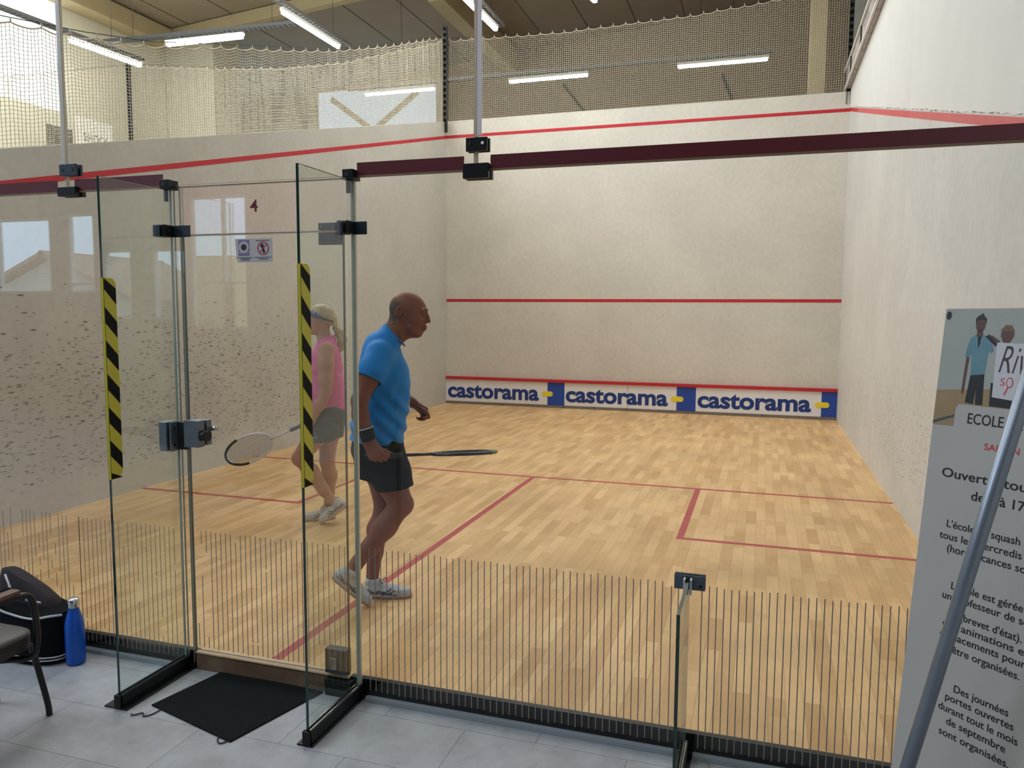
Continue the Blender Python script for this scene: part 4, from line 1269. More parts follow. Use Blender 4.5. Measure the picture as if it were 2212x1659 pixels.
# ---------------------------------------------------------------- people: bodies and clothes grown as blended volumes
class Field:
    """signed-distance field on a grid; volumes are blended into it and it is meshed once (surface nets)"""
    def __init__(s, lo, hi, h):
        s.lo = np.array(lo, float); s.h = h
        s.n = (np.ceil((np.array(hi) - s.lo) / h)).astype(int) + 1
        s.S = np.full(s.n, 0.5, np.float32)
        s.ax = [s.lo[i] + h * np.arange(s.n[i]) for i in range(3)]

    def box(s, lo, hi):
        a = [max(0, int((lo[i] - s.lo[i]) / s.h)) for i in range(3)]
        b = [min(s.n[i], int((hi[i] - s.lo[i]) / s.h) + 2) for i in range(3)]
        sl = tuple(slice(a[i], max(b[i], a[i])) for i in range(3))
        X, Y, Z = np.meshgrid(s.ax[0][sl[0]], s.ax[1][sl[1]], s.ax[2][sl[2]], indexing='ij')
        return sl, X.astype(np.float32), Y.astype(np.float32), Z.astype(np.float32)

    def put(s, fn, lo, hi, k=0.0, op='u'):
        m = .03 + k
        sl, X, Y, Z = s.box(np.array(lo) - m, np.array(hi) + m)
        if X.size == 0: return s
        d = fn(X, Y, Z); a = s.S[sl]
        if op == 'u':
            if k > 0:
                hh = np.maximum(k - np.abs(a - d), 0) / k
                s.S[sl] = np.minimum(a, d) - hh * hh * k * .25
            else: s.S[sl] = np.minimum(a, d)
        else:
            d = -d
            if k > 0:
                hh = np.maximum(k - np.abs(a - d), 0) / k
                s.S[sl] = np.maximum(a, d) + hh * hh * k * .25
            else: s.S[sl] = np.maximum(a, d)
        return s

    def cap(s, a, b, r1, r2=None, k=.02, op='u', sq=(1, 1, 1)):
        """tapered round limb from a to b"""
        a = np.array(a, float); b = np.array(b, float); r2 = r1 if r2 is None else r2
        q = np.array(sq, float)
        ab = (b - a) * q; L2 = float(ab @ ab) + 1e-12
        R = max(r1, r2) / q.min()

        def fn(X, Y, Z):
            px, py, pz = (X - a[0]) * q[0], (Y - a[1]) * q[1], (Z - a[2]) * q[2]
            t = np.clip((px * ab[0] + py * ab[1] + pz * ab[2]) / L2, 0, 1)
            return np.sqrt((px - t * ab[0]) ** 2 + (py - t * ab[1]) ** 2 + (pz - t * ab[2]) ** 2) - (r1 + (r2 - r1) * t)
        return s.put(fn, np.minimum(a, b) - R, np.maximum(a, b) + R, k, op)

    def chain(s, pts, rad, k=.02):
        for i in range(len(pts) - 1): s.cap(pts[i], pts[i + 1], rad[i], rad[i + 1], k)
        return s

    def ell(s, c, r, k=.02, op='u', rot=None):
        """ellipsoid; rot=(axis,angle) about its centre"""
        c = np.array(c, float); r = np.array(r, float)
        Rm = np.array(Matrix.Rotation(rot[1], 3, rot[0])).T if rot else np.eye(3)
        R = r.max()

        def fn(X, Y, Z):
            p = [X - c[0], Y - c[1], Z - c[2]]
            q = [Rm[i, 0] * p[0] + Rm[i, 1] * p[1] + Rm[i, 2] * p[2] for i in range(3)]
            k0 = np.sqrt((q[0] / r[0]) ** 2 + (q[1] / r[1]) ** 2 + (q[2] / r[2]) ** 2) + 1e-6
            k1 = np.sqrt((q[0] / r[0] ** 2) ** 2 + (q[1] / r[1] ** 2) ** 2 + (q[2] / r[2] ** 2) ** 2) + 1e-6
            return k0 * (k0 - 1) / k1
        return s.put(fn, c - R, c + R, k, op)

    def loft(s, secs, k=.02, e=2.3, op='u'):
        """stack of oval sections (z, cx, cy, rx, ry)"""
        secs = sorted(secs)
        A = np.array(secs, float)
        z0, z1 = A[0, 0], A[-1, 0]

        def fn(X, Y, Z):
            P_ = []
            zz = np.clip(Z, z0, z1)
            for j in range(1, 5):
                P_.append(_smooth(A[:, 0], A[:, j], zz))
            cx, cy, rx, ry = P_
            q = (np.abs((X - cx) / rx) ** e + np.abs((Y - cy) / ry) ** e) ** (1 / e)
            d = (q - 1) * np.minimum(rx, ry) * .9
            return np.maximum(d, np.maximum(Z - z1, z0 - Z))
        lo = [(A[:, 1] - A[:, 3]).min(), (A[:, 2] - A[:, 4]).min(), z0]
        hi = [(A[:, 1] + A[:, 3]).max(), (A[:, 2] + A[:, 4]).max(), z1]
        return s.put(fn, lo, hi, k, op)

    def grid(s):
        return np.meshgrid(*[a.astype(np.float32) for a in s.ax], indexing='ij')

    def shell(s, t):
        s.S = np.maximum(s.S, -(s.S + t)); return s

    def cut(s, n, p, keep=-1):
        """keep the side of the plane where (x-p).n < 0"""
        n = np.array(n, float); n /= np.linalg.norm(n)
        X, Y, Z = s.grid()
        s.S = np.maximum(s.S, (X - p[0]) * n[0] + (Y - p[1]) * n[1] + (Z - p[2]) * n[2]); return s

    def mesh(s):
        S = s.S; ins = S < 0
        c = [ins[i:S.shape[0] - 1 + i, j:S.shape[1] - 1 + j, k:S.shape[2] - 1 + k] for i in (0, 1) for j in (0, 1) for k in (0, 1)]
        anyi = c[0].copy(); alli = c[0].copy()
        for q in c[1:]: anyi |= q; alli &= q
        act = anyi & ~alli
        idx = np.argwhere(act)
        vid = -np.ones(act.shape, np.int32); vid[act] = np.arange(len(idx))
        corners = np.array([(i, j, k) for i in (0, 1) for j in (0, 1) for k in (0, 1)])
        val = np.stack([S[idx[:, 0] + a, idx[:, 1] + b, idx[:, 2] + c_] for a, b, c_ in corners], 1)
        acc = np.zeros((len(idx), 3)); cnt = np.zeros(len(idx))
        for a in range(8):
            for b in range(a + 1, 8):
                dlt = corners[b] - corners[a]
                if np.abs(dlt).sum() != 1: continue
                m = (val[:, a] < 0) != (val[:, b] < 0)
                t = val[m, a] / (val[m, a] - val[m, b])
                acc[m] += corners[a] + dlt * t[:, None]; cnt[m] += 1
        V = (idx + acc / cnt[:, None]) * s.h + s.lo
        F = []
        for ax in range(3):
            o1, o2 = [(1, 2), (2, 0), (0, 1)][ax]
            A = np.take(ins, range(S.shape[ax] - 1), ax); B = np.take(ins, range(1, S.shape[ax]), ax)
            e = np.argwhere(A != B)
            e = e[(e[:, o1] > 0) & (e[:, o2] > 0) & (e[:, o1] < S.shape[o1] - 1) & (e[:, o2] < S.shape[o2] - 1)]
            st = A[e[:, 0], e[:, 1], e[:, 2]]
            u = np.zeros(3, int); u[o1] = 1; w = np.zeros(3, int); w[o2] = 1
            q = [vid[tuple((e - u - w).T)], vid[tuple((e - w).T)], vid[tuple(e.T)], vid[tuple((e - u).T)]]
            f = np.stack(q, 1); f[~st] = f[~st][:, ::-1]
            F.append(f)
        F = np.concatenate(F); F = F[(F >= 0).all(1)]
        # one light relaxation pass takes the grid steps out
        for _ in range(4):
            su = np.zeros_like(V); cn = np.zeros(len(V))
            for a in range(4):
                for b in (1, 3):
                    np.add.at(su, F[:, a], V[F[:, (a + b) % 4]]); np.add.at(cn, F[:, a], 1)
            V = V * .5 + .5 * su / np.maximum(cn, 1)[:, None]
        return V, F

    def build(s, name, m, parent):
        V, F = s.mesh()
        return np_mesh(name, V, F, m, parent, smooth=True)


def _smooth(xp, fp, x):
    """monotone-ish cubic through the table"""
    m = np.gradient(fp, xp)
    i = np.clip(np.searchsorted(xp, x, side='right') - 1, 0, len(xp) - 2)
    h = (xp[i + 1] - xp[i]); t = (x - xp[i]) / h
    return ((2 * t ** 3 - 3 * t ** 2 + 1) * fp[i] + (t ** 3 - 2 * t ** 2 + t) * h * m[i] + (-2 * t ** 3 + 3 * t ** 2) * fp[i + 1] + (t ** 3 - t ** 2) * h * m[i + 1]).astype(np.float32)


def skin(name, col):
    m, nt, b = new_mat(name)
    tc = nt.nodes.new('ShaderNodeTexCoord'); n = nt.nodes.new('ShaderNodeTexNoise')
    n.inputs['Scale'].default_value = 14; n.inputs['Detail'].default_value = 5
    nt.links.new(tc.outputs['Object'], n.inputs['Vector'])
    mx = nt.nodes.new('ShaderNodeMixRGB'); mx.inputs[1].default_value = col
    mx.inputs[2].default_value = (col[0] * .86, col[1] * .74, col[2] * .72, 1)
    nt.links.new(n.outputs['Fac'], mx.inputs['Fac']); nt.links.new(mx.outputs[0], b.inputs['Base Color'])
    b.inputs['Roughness'].default_value = .62
    b.inputs['Specular IOR Level'].default_value = .35
    b.inputs['Subsurface Weight'].default_value = .06
    b.inputs['Subsurface Radius'].default_value = (.012, .005, .003)
    return m


def hand(f, W, K, palm_n, thumb_side, curl, k=.006, r=.0088, spread=.0, scale=1.0):
    """wrist W, middle knuckle K, palm normal (the side fingers close towards), four fingers each with its own bend, thumb from the side"""
    W, K, n = Vector(W), Vector(K), Vector(palm_n).normalized()
    d = (K - W).normalized(); sd = d.cross(n).normalized() * thumb_side; n = sd.cross(d).normalized() * thumb_side
    if n.dot(Vector(palm_n)) < 0: n = -n
    L = (K - W).length
    # palm: four bones side by side
    kn = []
    for i, (o, back) in enumerate([(.030, .004), (.0105, 0), (-.0095, .004), (-.028, .012)]):
        kp = K + sd * o * scale - d * back; kn.append(kp)
        f.cap(W + sd * o * .55 * scale, kp, .0135 * scale, .0118 * scale, k=.014)
    f.cap(W - d * .03, W, .024 * scale, .024 * scale, k=.02)
    lens = [(.040, .024, .019), (.044, .028, .020), (.040, .026, .019), (.031, .019, .017)]
    for i, kp in enumerate(kn):
        a0, a1, a2 = curl[i]
        p = kp; ang = 0
        for j, (ln, a) in enumerate(zip(lens[i], (a0, a1, a2))):
            ang += math.radians(a)
            v = d * math.cos(ang) + n * math.sin(ang) + sd * (spread * (1.5 - i))
            q = p + v.normalized() * ln * scale
            rr = r * scale * (1.0, .93, .84)[j] * (.9 if i == 3 else 1)
            f.cap(p, q, rr, rr * .95, k=k if j else .008)
            p = q
    return kn, d, sd, n


def thumb(f, pts, r=(.0135, .0115, .0100, .0085), k=.007):
    f.chain([tuple(p) for p in pts], list(r), k=k)


def shoe(root, heel, toe, ankle, side, name_label, colr, sole_m, strap_m, up=(0, 0, 1), W=.048):
    """a trainer from heel to toe: upper, sole, stripes, laces"""
    heel, toe = Vector(heel), Vector(toe)
    x = (toe - heel); L = x.length; x.normalize()
    z = Vector(up); z = (z - x * z.dot(x)).normalized(); y = z.cross(x)
    T = Matrix((x, y, z)).transposed().to_4x4(); T.translation = heel
    e = bpy.data.objects.new(name_label, None)
    f = Field((-.02, -.07, -.005), (L + .02, .07, .15), .0035)
    # upper
    f.loft([(.012, L * .5, 0, L * .50, W), (.03, L * .5, 0, L * .495, W * .98), (.045, L * .47, 0, L * .46, W * .90)], k=0, e=2.6)
    f.cap((.045, 0, .045), (.05, 0, .085), .040, .034, k=.03, sq=(1, 1.05, 1))
    f.cap((.06, 0, .06), (L * .62, 0, .030), .038, .026, k=.04)
    f.cap((L * .60, 0, .028), (L - .045, -.004, .022), .036, .028, k=.03)
    f.ell((.052, 0, .112), (.034, .027, .04), k=.006, op='s')
    f.cut((0, 0, -1), (0, 0, .010))
    V, F = f.mesh()
    V = np.array([T @ Vector(v) for v in V])
    o = np_mesh('shoe', V, F, colr, root, smooth=True)
    o['label'] = name_label
    g = Field((-.02, -.07, -.008), (L + .02, .07, .05), .0035)

    def sole(X, Y, Z):
        w = np.where(X < L * .45, W * .80 + 0 * X, W * 1.02) * 1.0
        w = W * (.86 + .16 * np.clip((X - L * .3) / (L * .35), 0, 1))
        q = (np.abs((X - L / 2) / (L / 2 + .004)) ** 2.8 + np.abs(Y / w) ** 2.8) ** (1 / 2.8)
        return np.maximum((q - 1) * W, np.maximum(Z - .020, .0 - Z))
    g.put(sole, (-.01, -.06, 0), (L + .01, .06, .02))
    V, F = g.mesh(); V = np.array([T @ Vector(v) for v in V])
    s_ = np_mesh('sole', V, F, sole_m, o, smooth=True)
    # crossing stripes both sides and laces
    mb = MB()

    def on(xx, zz, sgn):
        i = int(np.clip((xx - f.lo[0]) / f.h, 0, f.n[0] - 1)); k = int(np.clip((zz - f.lo[2]) / f.h, 0, f.n[2] - 1))
        col = np.where(f.S[i, :, k] < 0)[0]
        ww = abs(f.ax[1][col[0]] if sgn < 0 else f.ax[1][col[-1]]) if len(col) else W * .8
        return T @ Vector((xx, sgn * (ww + .001), zz))
    for sgn in (-1, 1):
        for (x0, z0, x1, z1) in [(L * .38, .024, L * .58, .058), (L * .48, .024, L * .66, .050), (L * .28, .050, L * .62, .028), (L * .30, .038, L * .70, .022), (.01, .035, L * .30, .040), (.02, .055, L * .28, .030)]:
            pts = [on(x0 + (x1 - x0) * t, z0 + (z1 - z0) * t, sgn) for t in (0, .2, .4, .6, .8, 1)]
            mb.tube(pts, .0040, 6)
    mb.build('stripes', strap_m, o)
    mb = MB()
    for i in range(5):
        xx = L * (.38 + .075 * i); zz = .082 - .0115 * i
        mb.tube([T @ Vector((xx, -.022, zz - .010)), T @ Vector((xx + .008, 0, zz + .002)), T @ Vector((xx, .022, zz - .010))], .0028, 6)
    mb.tube([T @ Vector((L * .36, 0, .088)), T @ Vector((L * .33, -.02, .102)), T @ Vector((L * .40, -.035, .085))], .0024, 6, sub=4)
    mb.tube([T @ Vector((L * .36, 0, .088)), T @ Vector((L * .42, .015, .105)), T @ Vector((L * .46, .02, .082))], .0024, 6, sub=4)
    mb.build('laces', strap_m, o)
    return o


def racket(name, grip_end, axis, face_n, label, frame_m, tip_m, grip_m, string_m, bumper_deg=60):
    """squash racket 0.685 m long: local frame X along the shaft"""
    x = Vector(axis).normalized(); z = Vector(face_n); z = (z - x * z.dot(x)).normalized(); y = z.cross(x)
    r = empty(name, grip_end, 0, label, 'racket')
    T = Matrix((x, y, z)).transposed().to_4x4()
    W = lambda a, b, c=0: T @ Vector((a, b, c))
    MB().tube([W(0, 0), W(.005, 0), W(.195, 0), W(.20, 0)], [.013, .0155, .0145, .012], 14).build('grip', grip_m, r)
    MB().tube([W(.19, 0), W(.36, 0)], .0085, 12).build('shaft', frame_m, r)
    cx, a, b = .515, .170, .105
    pts = []
    for k in range(65):
        t = math.radians(-155) + math.radians(310) * k / 64
        pts.append((cx + a * math.cos(t), b * math.sin(t) * (1 - .10 * (1 - math.cos(t)) / 2)))
    pts = [(.345, -.004)] + [(.352, -.014)] + pts + [(.352, .014), (.345, .004)]
    MB().tube([W(p_, q) for p_, q in pts], .0088, 10).build('head_frame', frame_m, r)
    tp_ = [(cx + a * math.cos(t), b * math.sin(t) * (1 - .10 * (1 - math.cos(t)) / 2)) for t in [math.radians(-bumper_deg + 2 * bumper_deg * k / 30) for k in range(31)]]
    MB().tube([W(p_ + .0015, q) for p_, q in tp_], .0098, 10).build('bumper', tip_m, r)
    mb = MB()
    for k in range(-8, 9):
        q = k * .0112
        c_ = math.sqrt(max(0, 1 - (q / (b * .97)) ** 2))
        mb.tube([W(cx - a * c_ * (1.0 if abs(q) > .03 else 1.0) + .01, q, .0008), W(cx + a * c_, q, .0008)], .0009, 4, cap=False)
    for k in range(-11, 12):
        p_ = k * .0142
        c_ = math.sqrt(max(0, 1 - (p_ / a) ** 2)) * (.93 if p_ < -.05 else 1)
        mb.tube([W(cx + p_, -b * c_, -.0008), W(cx + p_, b * c_, -.0008)], .0009, 4, cap=False)
    mb.build('strings', string_m, r)
    return r


def folds(X, Y, Z, amp, seed=0):
    a = np.sin(38 * Z + 9 * X + 5 * Y + seed + 2.2 * np.sin(7 * X + 4 * Y + 11 * Z)) * .5
    b = np.sin(26 * X - 31 * Z + 12 * Y + 1.7 * seed + 1.8 * np.sin(9 * Z - 6 * Y)) * .5
    return amp * (a * b * 1.6 + .4 * a)


# ================= the man
MAN_ANG = .469
man = empty('person', (3.35, .93, 0), MAN_ANG, 'bald man in bright blue T-shirt and black shorts walking right, racket in hand', 'person')
mskin = skin('tanned_skin', srgb(132, 83, 66))
f = Field((-.29, -.345, .07), (.27, .34, 1.74), .004)
f.loft([(.80, -.06, 0, .120, .165), (.90, -.075, 0, .125, .165), (1.0, -.06, 0, .112, .150), (1.15, -.035, 0, .115, .160), (1.28, -.035, 0, .118, .172), (1.37, -.045, 0, .095, .165), (1.43, -.045, 0, .07, .10), (1.47, -.03, 0, .06, .07)], k=.03)
# neck and head
f.cap((-.022, 0, 1.41), (.055, 0, 1.545), .064, .060, k=.03)
f.cap((.03, 0, 1.47), (.095, 0, 1.50), .045, .040, k=.03)
HC, HA = Vector((.09, 0, 0)), -.22


def hd(x, y, z):
    v = Vector((x, y, 0)) - HC
    return (HC.x + v.x * math.cos(HA) - v.y * math.sin(HA), v.x * math.sin(HA) + v.y * math.cos(HA), z)


f.ell((.098, 0, 1.620), (.099, .077, .092), k=.03, rot=('Y', .25))
f.ell(hd(.132, 0, 1.580), (.072, .062, .090), k=.02, rot=('Y', .06))
f.ell(hd(.122, 0, 1.515), (.060, .054, .050), k=.02, rot=('Y', .35))
f.ell(hd(.152, 0, 1.486), (.024, .026, .021), k=.02)
for sgn in (-1, 1):
    f.cap(hd(.197, sgn * .012, 1.612), hd(.188, sgn * .044, 1.612), .0100, .009, k=.012)
    f.ell(hd(.150, sgn * .046, 1.562), (.030, .022, .024), k=.018)
    f.cap(hd(.120, sgn * .050, 1.520), hd(.150, sgn * .026, 1.488), .012, .010, k=.02)
f.chain([hd(.199, 0, 1.602), hd(.208, 0, 1.578), hd(.215, 0, 1.553)], [.0075, .0085, .0105], k=.010)
for sgn in (-1, 1): f.ell(hd(.204, sgn * .012, 1.549), (.011, .008, .0075), k=.005)
f.ell(hd(.180, 0, 1.517), (.022, .026, .020), k=.012)
f.cap(hd(.196, -.014, 1.523), hd(.196, .014, 1.523), .0078, k=.006)
f.cap(hd(.190, -.013, 1.507), hd(.190, .013, 1.507), .0082, k=.006)
f.cap(hd(.205, -.02, 1.5155), hd(.196, -.027, 1.5135), .0030, k=.002, op='s')
f.cap(hd(.207, -.02, 1.5155), hd(.207, .02, 1.5155), .0035, k=.002, op='s')
f.cap(hd(.196, -.010, 1.497), hd(.196, .010, 1.497), .006, k=.006, op='s')
for sgn in (-1, 1):
    f.ell(hd(.204, sgn * .031, 1.594), (.017, .017, .011), k=.010, op='s')
    f.ell(hd(.184, sgn * .031, 1.592), (.0125, .0135, .0105), k=.003)
    f.cap(hd(.197, sgn * .020, 1.588), hd(.190, sgn * .046, 1.587), .0024, k=.002, op='s')
    f.cap(hd(.196, sgn * .030, 1.566), hd(.170, sgn * .045, 1.530), .0035, k=.010, op='s')
    # ear
    f.ell((.048, sgn * .076, 1.606), (.022, .011, .035), k=.006, rot=('Y', .25))
    f.ell((.054, sgn * .086, 1.609), (.013, .009, .022), k=.004, op='s')
    f.cap((.040, sgn * .083, 1.628), (.050, sgn * .082, 1.590), .005, k=.004)
# near arm (his right): shoulder, elbow, wrist
f.chain([(-.055, -.165, 1.375), (-.105, -.215, 1.27), (-.158, -.245, 1.145)], [.058, .052, .042], k=.03)
f.chain([(-.158, -.245, 1.145), (-.155, -.25, 1.07), (-.118, -.255, .955)], [.043, .042, .029], k=.02)
hand(f, (-.112, -.257, .932), (-.068, -.290, .858), (.25, 1, .1), 1, [(58, 84, 55), (60, 84, 55), (62, 84, 55), (66, 82, 50)], scale=1.18)
thumb(f, [(-.092, -.242, .915), (-.052, -.240, .888), (-.022, -.240, .872), (.004, -.246, .866)])
# far arm (his left), bent, loose hand in front
f.chain([(-.045, .165, 1.375), (-.08, .235, 1.27), (-.105, .26, 1.15)], [.057, .050, .042], k=.03)
f.chain([(-.105, .26, 1.15), (.0, .235, 1.125), (.118, .20, 1.085)], [.042, .042, .028], k=.02)
hand(f, (.130, .197, 1.078), (.196, .190, 1.028), (-.35, -.55, -.6), -1, [(38, 62, 35), (44, 66, 38), (48, 68, 38), (50, 68, 36)], spread=.03)
thumb(f, [(.150, .172, 1.062), (.185, .152, 1.040), (.208, .148, 1.018), (.220, .150, .998)])
# near leg swinging, heel up
f.chain([(-.06, -.085, .85), (-.015, -.10, .72), (.052, -.115, .565)], [.105, .090, .064], k=.03)
f.ell((.070, -.115, .562), (.048, .046, .052), k=.02)
f.chain([(.050, -.115, .555), (-.035, -.115, .440), (-.12, -.115, .325), (-.186, -.115, .245)], [.058, .062, .046, .035], k=.025)
f.chain([(-.186, -.115, .245), (-.215, -.115, .195)], [.036, .038], k=.02)
# far leg standing
f.chain([(-.06, .085, .85), (-.05, .075, .70), (-.035, .065, .51)], [.103, .088, .060], k=.03)
f.ell((-.018, .062, .505), (.046, .045, .05), k=.02)
f.chain([(-.035, .06, .50), (-.075, .052, .38), (-.095, .042, .25), (-.108, .03, .12)], [.055, .060, .044, .036], k=.025)
f.cut((0, 0, -1), (0, 0, .085))
body = f.build('body', mskin, man)

# short grey hair at the back and sides
f = Field((-.03, -.10, 1.48), (.19, .10, 1.74), .0025)
f.cap((-.022, 0, 1.41), (.055, 0, 1.545), .064, .060, k=.03)
f.cap((.03, 0, 1.47), (.095, 0, 1.50), .045, .040, k=.03)
f.ell((.098, 0, 1.620), (.099, .077, .092), k=.03, rot=('Y', .25))
f.ell(hd(.132, 0, 1.580), (.072, .062, .090), k=.02, rot=('Y', .06))
f.S -= .0018
X, Y, Z = f.grid()
rg_ = np.sqrt(((X + .004) / .100) ** 2 + ((Z - 1.612) / .080) ** 2)
f.S = np.maximum(f.S, (rg_ - 1) * .09 + .0015 * np.sin(260 * X + 90 * Z) * np.sin(210 * Z))
m_st, nt_, b_ = new_mat('grey_stubble')
tc_ = nt_.nodes.new('ShaderNodeTexCoord'); mp_ = nt_.nodes.new('ShaderNodeMapping')
mp_.inputs['Location'].default_value = (.004 / .100, 0, -1.612 / .080); mp_.inputs['Scale'].default_value = (1 / .100, 0, 1 / .080)
ln_ = nt_.nodes.new('ShaderNodeVectorMath'); ln_.operation = 'LENGTH'
rm_ = nt_.nodes.new('ShaderNodeMapRange'); rm_.interpolation_type = 'SMOOTHSTEP'
rm_.inputs['From Min'].default_value = .55; rm_.inputs['From Max'].default_value = 1.0
nz_ = nt_.nodes.new('ShaderNodeTexNoise'); nz_.inputs['Scale'].default_value = 150
mx_ = nt_.nodes.new('ShaderNodeMixRGB'); mx_.inputs[1].default_value = srgb(74, 66, 62); mx_.inputs[2].default_value = srgb(128, 82, 66)
nt_.links.new(tc_.outputs['Object'], mp_.inputs['Vector']); nt_.links.new(mp_.outputs[0], ln_.inputs[0]); nt_.links.new(ln_.outputs['Value'], rm_.inputs['Value'])
nt_.links.new(rm_.outputs[0], mx_.inputs['Fac']); nt_.links.new(mx_.outputs[0], b_.inputs['Base Color']); b_.inputs['Roughness'].default_value = .8
f.build('hair', m_st, man)['label'] = 'cropped grey hair round the bald crown'
for sgn in (-1, 1):
    MB().tube([hd(.205, sgn * .016, 1.6145), hd(.203, sgn * .032, 1.618), hd(.192, sgn * .050, 1.612)], [.0025, .0036, .0024], 8, sub=4).build('eyebrow', mat('brow', srgb(60, 48, 44), .9), man)

for sgn in (-1, 1):
    MB().tube([hd(.1975, sgn * .022, 1.5885), hd(.1985, sgn * .032, 1.590), hd(.192, sgn * .043, 1.588)], [.0016, .0028, .0016], 8, sub=3).build('eye', mat('eye_dark', srgb(30, 22, 20), .4), man)
# T-shirt
mshirt = mat('blue_tshirt', srgb(0, 124, 200), .75, noise=.04, nscale=60)
f = Field((-.30, -.345, .83), (.20, .34, 1.60), .004)
f.loft([(.845, -.078, 0, .148, .190), (.93, -.072, 0, .148, .188), (1.03, -.058, 0, .150, .182), (1.16, -.034, 0, .142, .184), (1.29, -.034, 0, .138, .192), (1.375, -.045, 0, .112, .180), (1.44, -.042, 0, .096, .130), (1.48, -.022, 0, .088, .100), (1.505, .010, 0, .074, .084), (1.55, .045, 0, .070, .074)], k=.02)
f.chain([(-.055, -.160, 1.385), (-.090, -.208, 1.30), (-.125, -.238, 1.225)], [.068, .070, .067], k=.035)
f.chain([(-.045, .160, 1.385), (-.075, .225, 1.30), (-.100, .250, 1.225)], [.068, .068, .065], k=.035)
X, Y, Z = f.grid()
w = np.clip((1.42 - Z) / .2, 0.25, 1)
f.S += folds(X, Y, Z, .008, 1) * w
# long diagonal drag folds from chest to hem
f.S += (.0055 * np.sin(58 * (Z + 1.15 * X) + 6 * Y + 1.2 * np.sin(6 * Z))) * np.clip((1.25 - Z) / .2, 0, 1) * np.clip((Z - .88) / .05, .2, 1)
f.shell(.009 + .014 * np.clip((Z - 1.40) / .06, 0, 1))
f.cut((-.10, 0, -1), (0, 0, .888))
Xs, Ys, Zs = X, Y, Z
# sleeve hems
for sgn, cx in ((-1, -.115), (1, -.092)):
    axd = np.array([-.40, sgn * .28, -.87]); axd /= np.linalg.norm(axd)
    c_ = np.array([cx - .003, sgn * .232, 1.262])
    pl = (Xs - c_[0]) * axd[0] + (Ys - c_[1]) * axd[1] + (Zs - c_[2]) * axd[2]
    region = (sgn * Ys > .155) & (Zs > 1.10)
    # beyond the hem plane only the sleeve tube is removed, never the trunk
    trunk = ((np.abs((Xs + .034) / .15)) ** 2.3 + (np.abs(Ys / .198)) ** 2.3) ** (1 / 2.3) - 1
    f.S = np.where(region & (trunk > 0), np.maximum(f.S, pl), f.S)
# neck opening
nn = np.array([.743, 0, .67]); nn /= np.linalg.norm(nn)
pl = (Xs - .028) * nn[0] + (Zs - 1.476) * nn[2]
f.S = np.maximum(f.S, pl)
f.build('tshirt', mshirt, man)
pts = []
for k in range(40):
    a = 2 * math.pi * k / 40
    x_, y_ = .028 + .052 * math.cos(a), .076 * math.sin(a)
    pts.append((x_, y_, 1.476 - 1.11 * (x_ - .028)))
MB().tube(pts, .0048, 8, closed=True).build('collar', mshirt, man)

# shorts
mshort = mat('black_shorts', srgb(9, 10, 14), .85, spec=.2, noise=.1, nscale=50)
f = Field((-.25, -.24, .60), (.20, .24, .98), .004)
f.loft([(.70, -.055, 0, .135, .165), (.78, -.060, 0, .142, .178), (.86, -.072, 0, .142, .180), (.95, -.070, 0, .130, .165)], k=.02)
f.chain([(-.055, -.085, .84), (-.010, -.095, .74), (.040, -.105, .60)], [.118, .112, .102], k=.03)
f.chain([(-.06, .085, .84), (-.050, .080, .74), (-.036, .072, .58)], [.115, .108, .100], k=.03)
X, Y, Z = f.grid()
f.S += folds(X, Y, Z, .007, 4)
f.shell(.010)
f.S = np.maximum(f.S, np.where(Y < 0, (.652 + .16 * (X - .02)) - Z, (.672 + .0 * X) - Z))
f.build('shorts', mshort, man)

f = Field((-.20, -.32, .90), (-.05, -.19, 1.02), .003)
f.cap((-.132, -.2545, 1.005), (-.112, -.2565, .935), .0415, .0365, k=0)
f.S = np.maximum(f.S, -(f.S + .010))
X, Y, Z = f.grid()
ad = np.array([.020, 0, -.070]); ad /= np.linalg.norm(ad)
pl = (X + .122) * ad[0] + (Z - .970) * ad[2]
f.S = np.maximum(f.S, np.abs(pl) - .034)
f.build('wristband', mat('black_wristband', srgb(20, 22, 30), .85, noise=.1, nscale=90), man)
pts = [(-.1325 + .043 * math.cos(a) * .96, -.2545 + .043 * math.sin(a), 1.003 + .010 * math.cos(a)) for a in [2 * math.pi * k / 24 for k in range(24)]]
MB().tube(pts, .003, 6, closed=True).build('wristband_edge', M['piping'], man)
MB().tube([(.106 + .0, .204 + .033 * math.cos(a), 1.092 + .033 * math.sin(a)) for a in [2 * math.pi * k / 24 for k in range(24)]], .006, 8, closed=True).build('watch', M['bright_steel'], man)

mwhite = mat('shoe_white', srgb(170, 174, 182), .6, noise=.06, nscale=70)
mgum = mat('gum_sole', srgb(168, 112, 92), .6, noise=.05, nscale=30)
mnavy = mat('shoe_navy', srgb(34, 38, 60), .6)
shoe(man, (-.150, .028, .001), (.108, -.005, .001), None, 0, 'white shoe planted flat on the floor', mwhite, mgum, mnavy)
shoe(man, (-.322, -.112, .165), (-.128, -.125, .004), None, 0, 'white shoe with lifted heel', mwhite, mgum, mnavy, up=(.62, 0, .78))
# socks
MB().tube([(-.112, .030, .07), (-.110, .030, .108)], [.040, .0385], 20).build('sock', M['piping'], man)
MB().tube([(-.226, -.115, .170), (-.206, -.115, .212)], [.041, .0385], 20).build('sock', M['piping'], man)

RM = Matrix.Translation(man.location) @ Matrix.Rotation(MAN_ANG, 4, 'Z')
racket('squash_racket', RM @ Vector((-.135, -.250, .853)), RM.to_3x3() @ Vector((1, -.02, .020)), RM.to_3x3() @ Vector((0, .11, 1)),
       'black squash racket held level in the man\'s right hand', mat('racket_black', srgb(16, 20, 20), .3, coat=.3), mat('racket_tip', srgb(112, 122, 58), .4), mat('racket_grip', srgb(24, 34, 36), .7), mat('strings_dark', srgb(40, 44, 40), .5), bumper_deg=38)

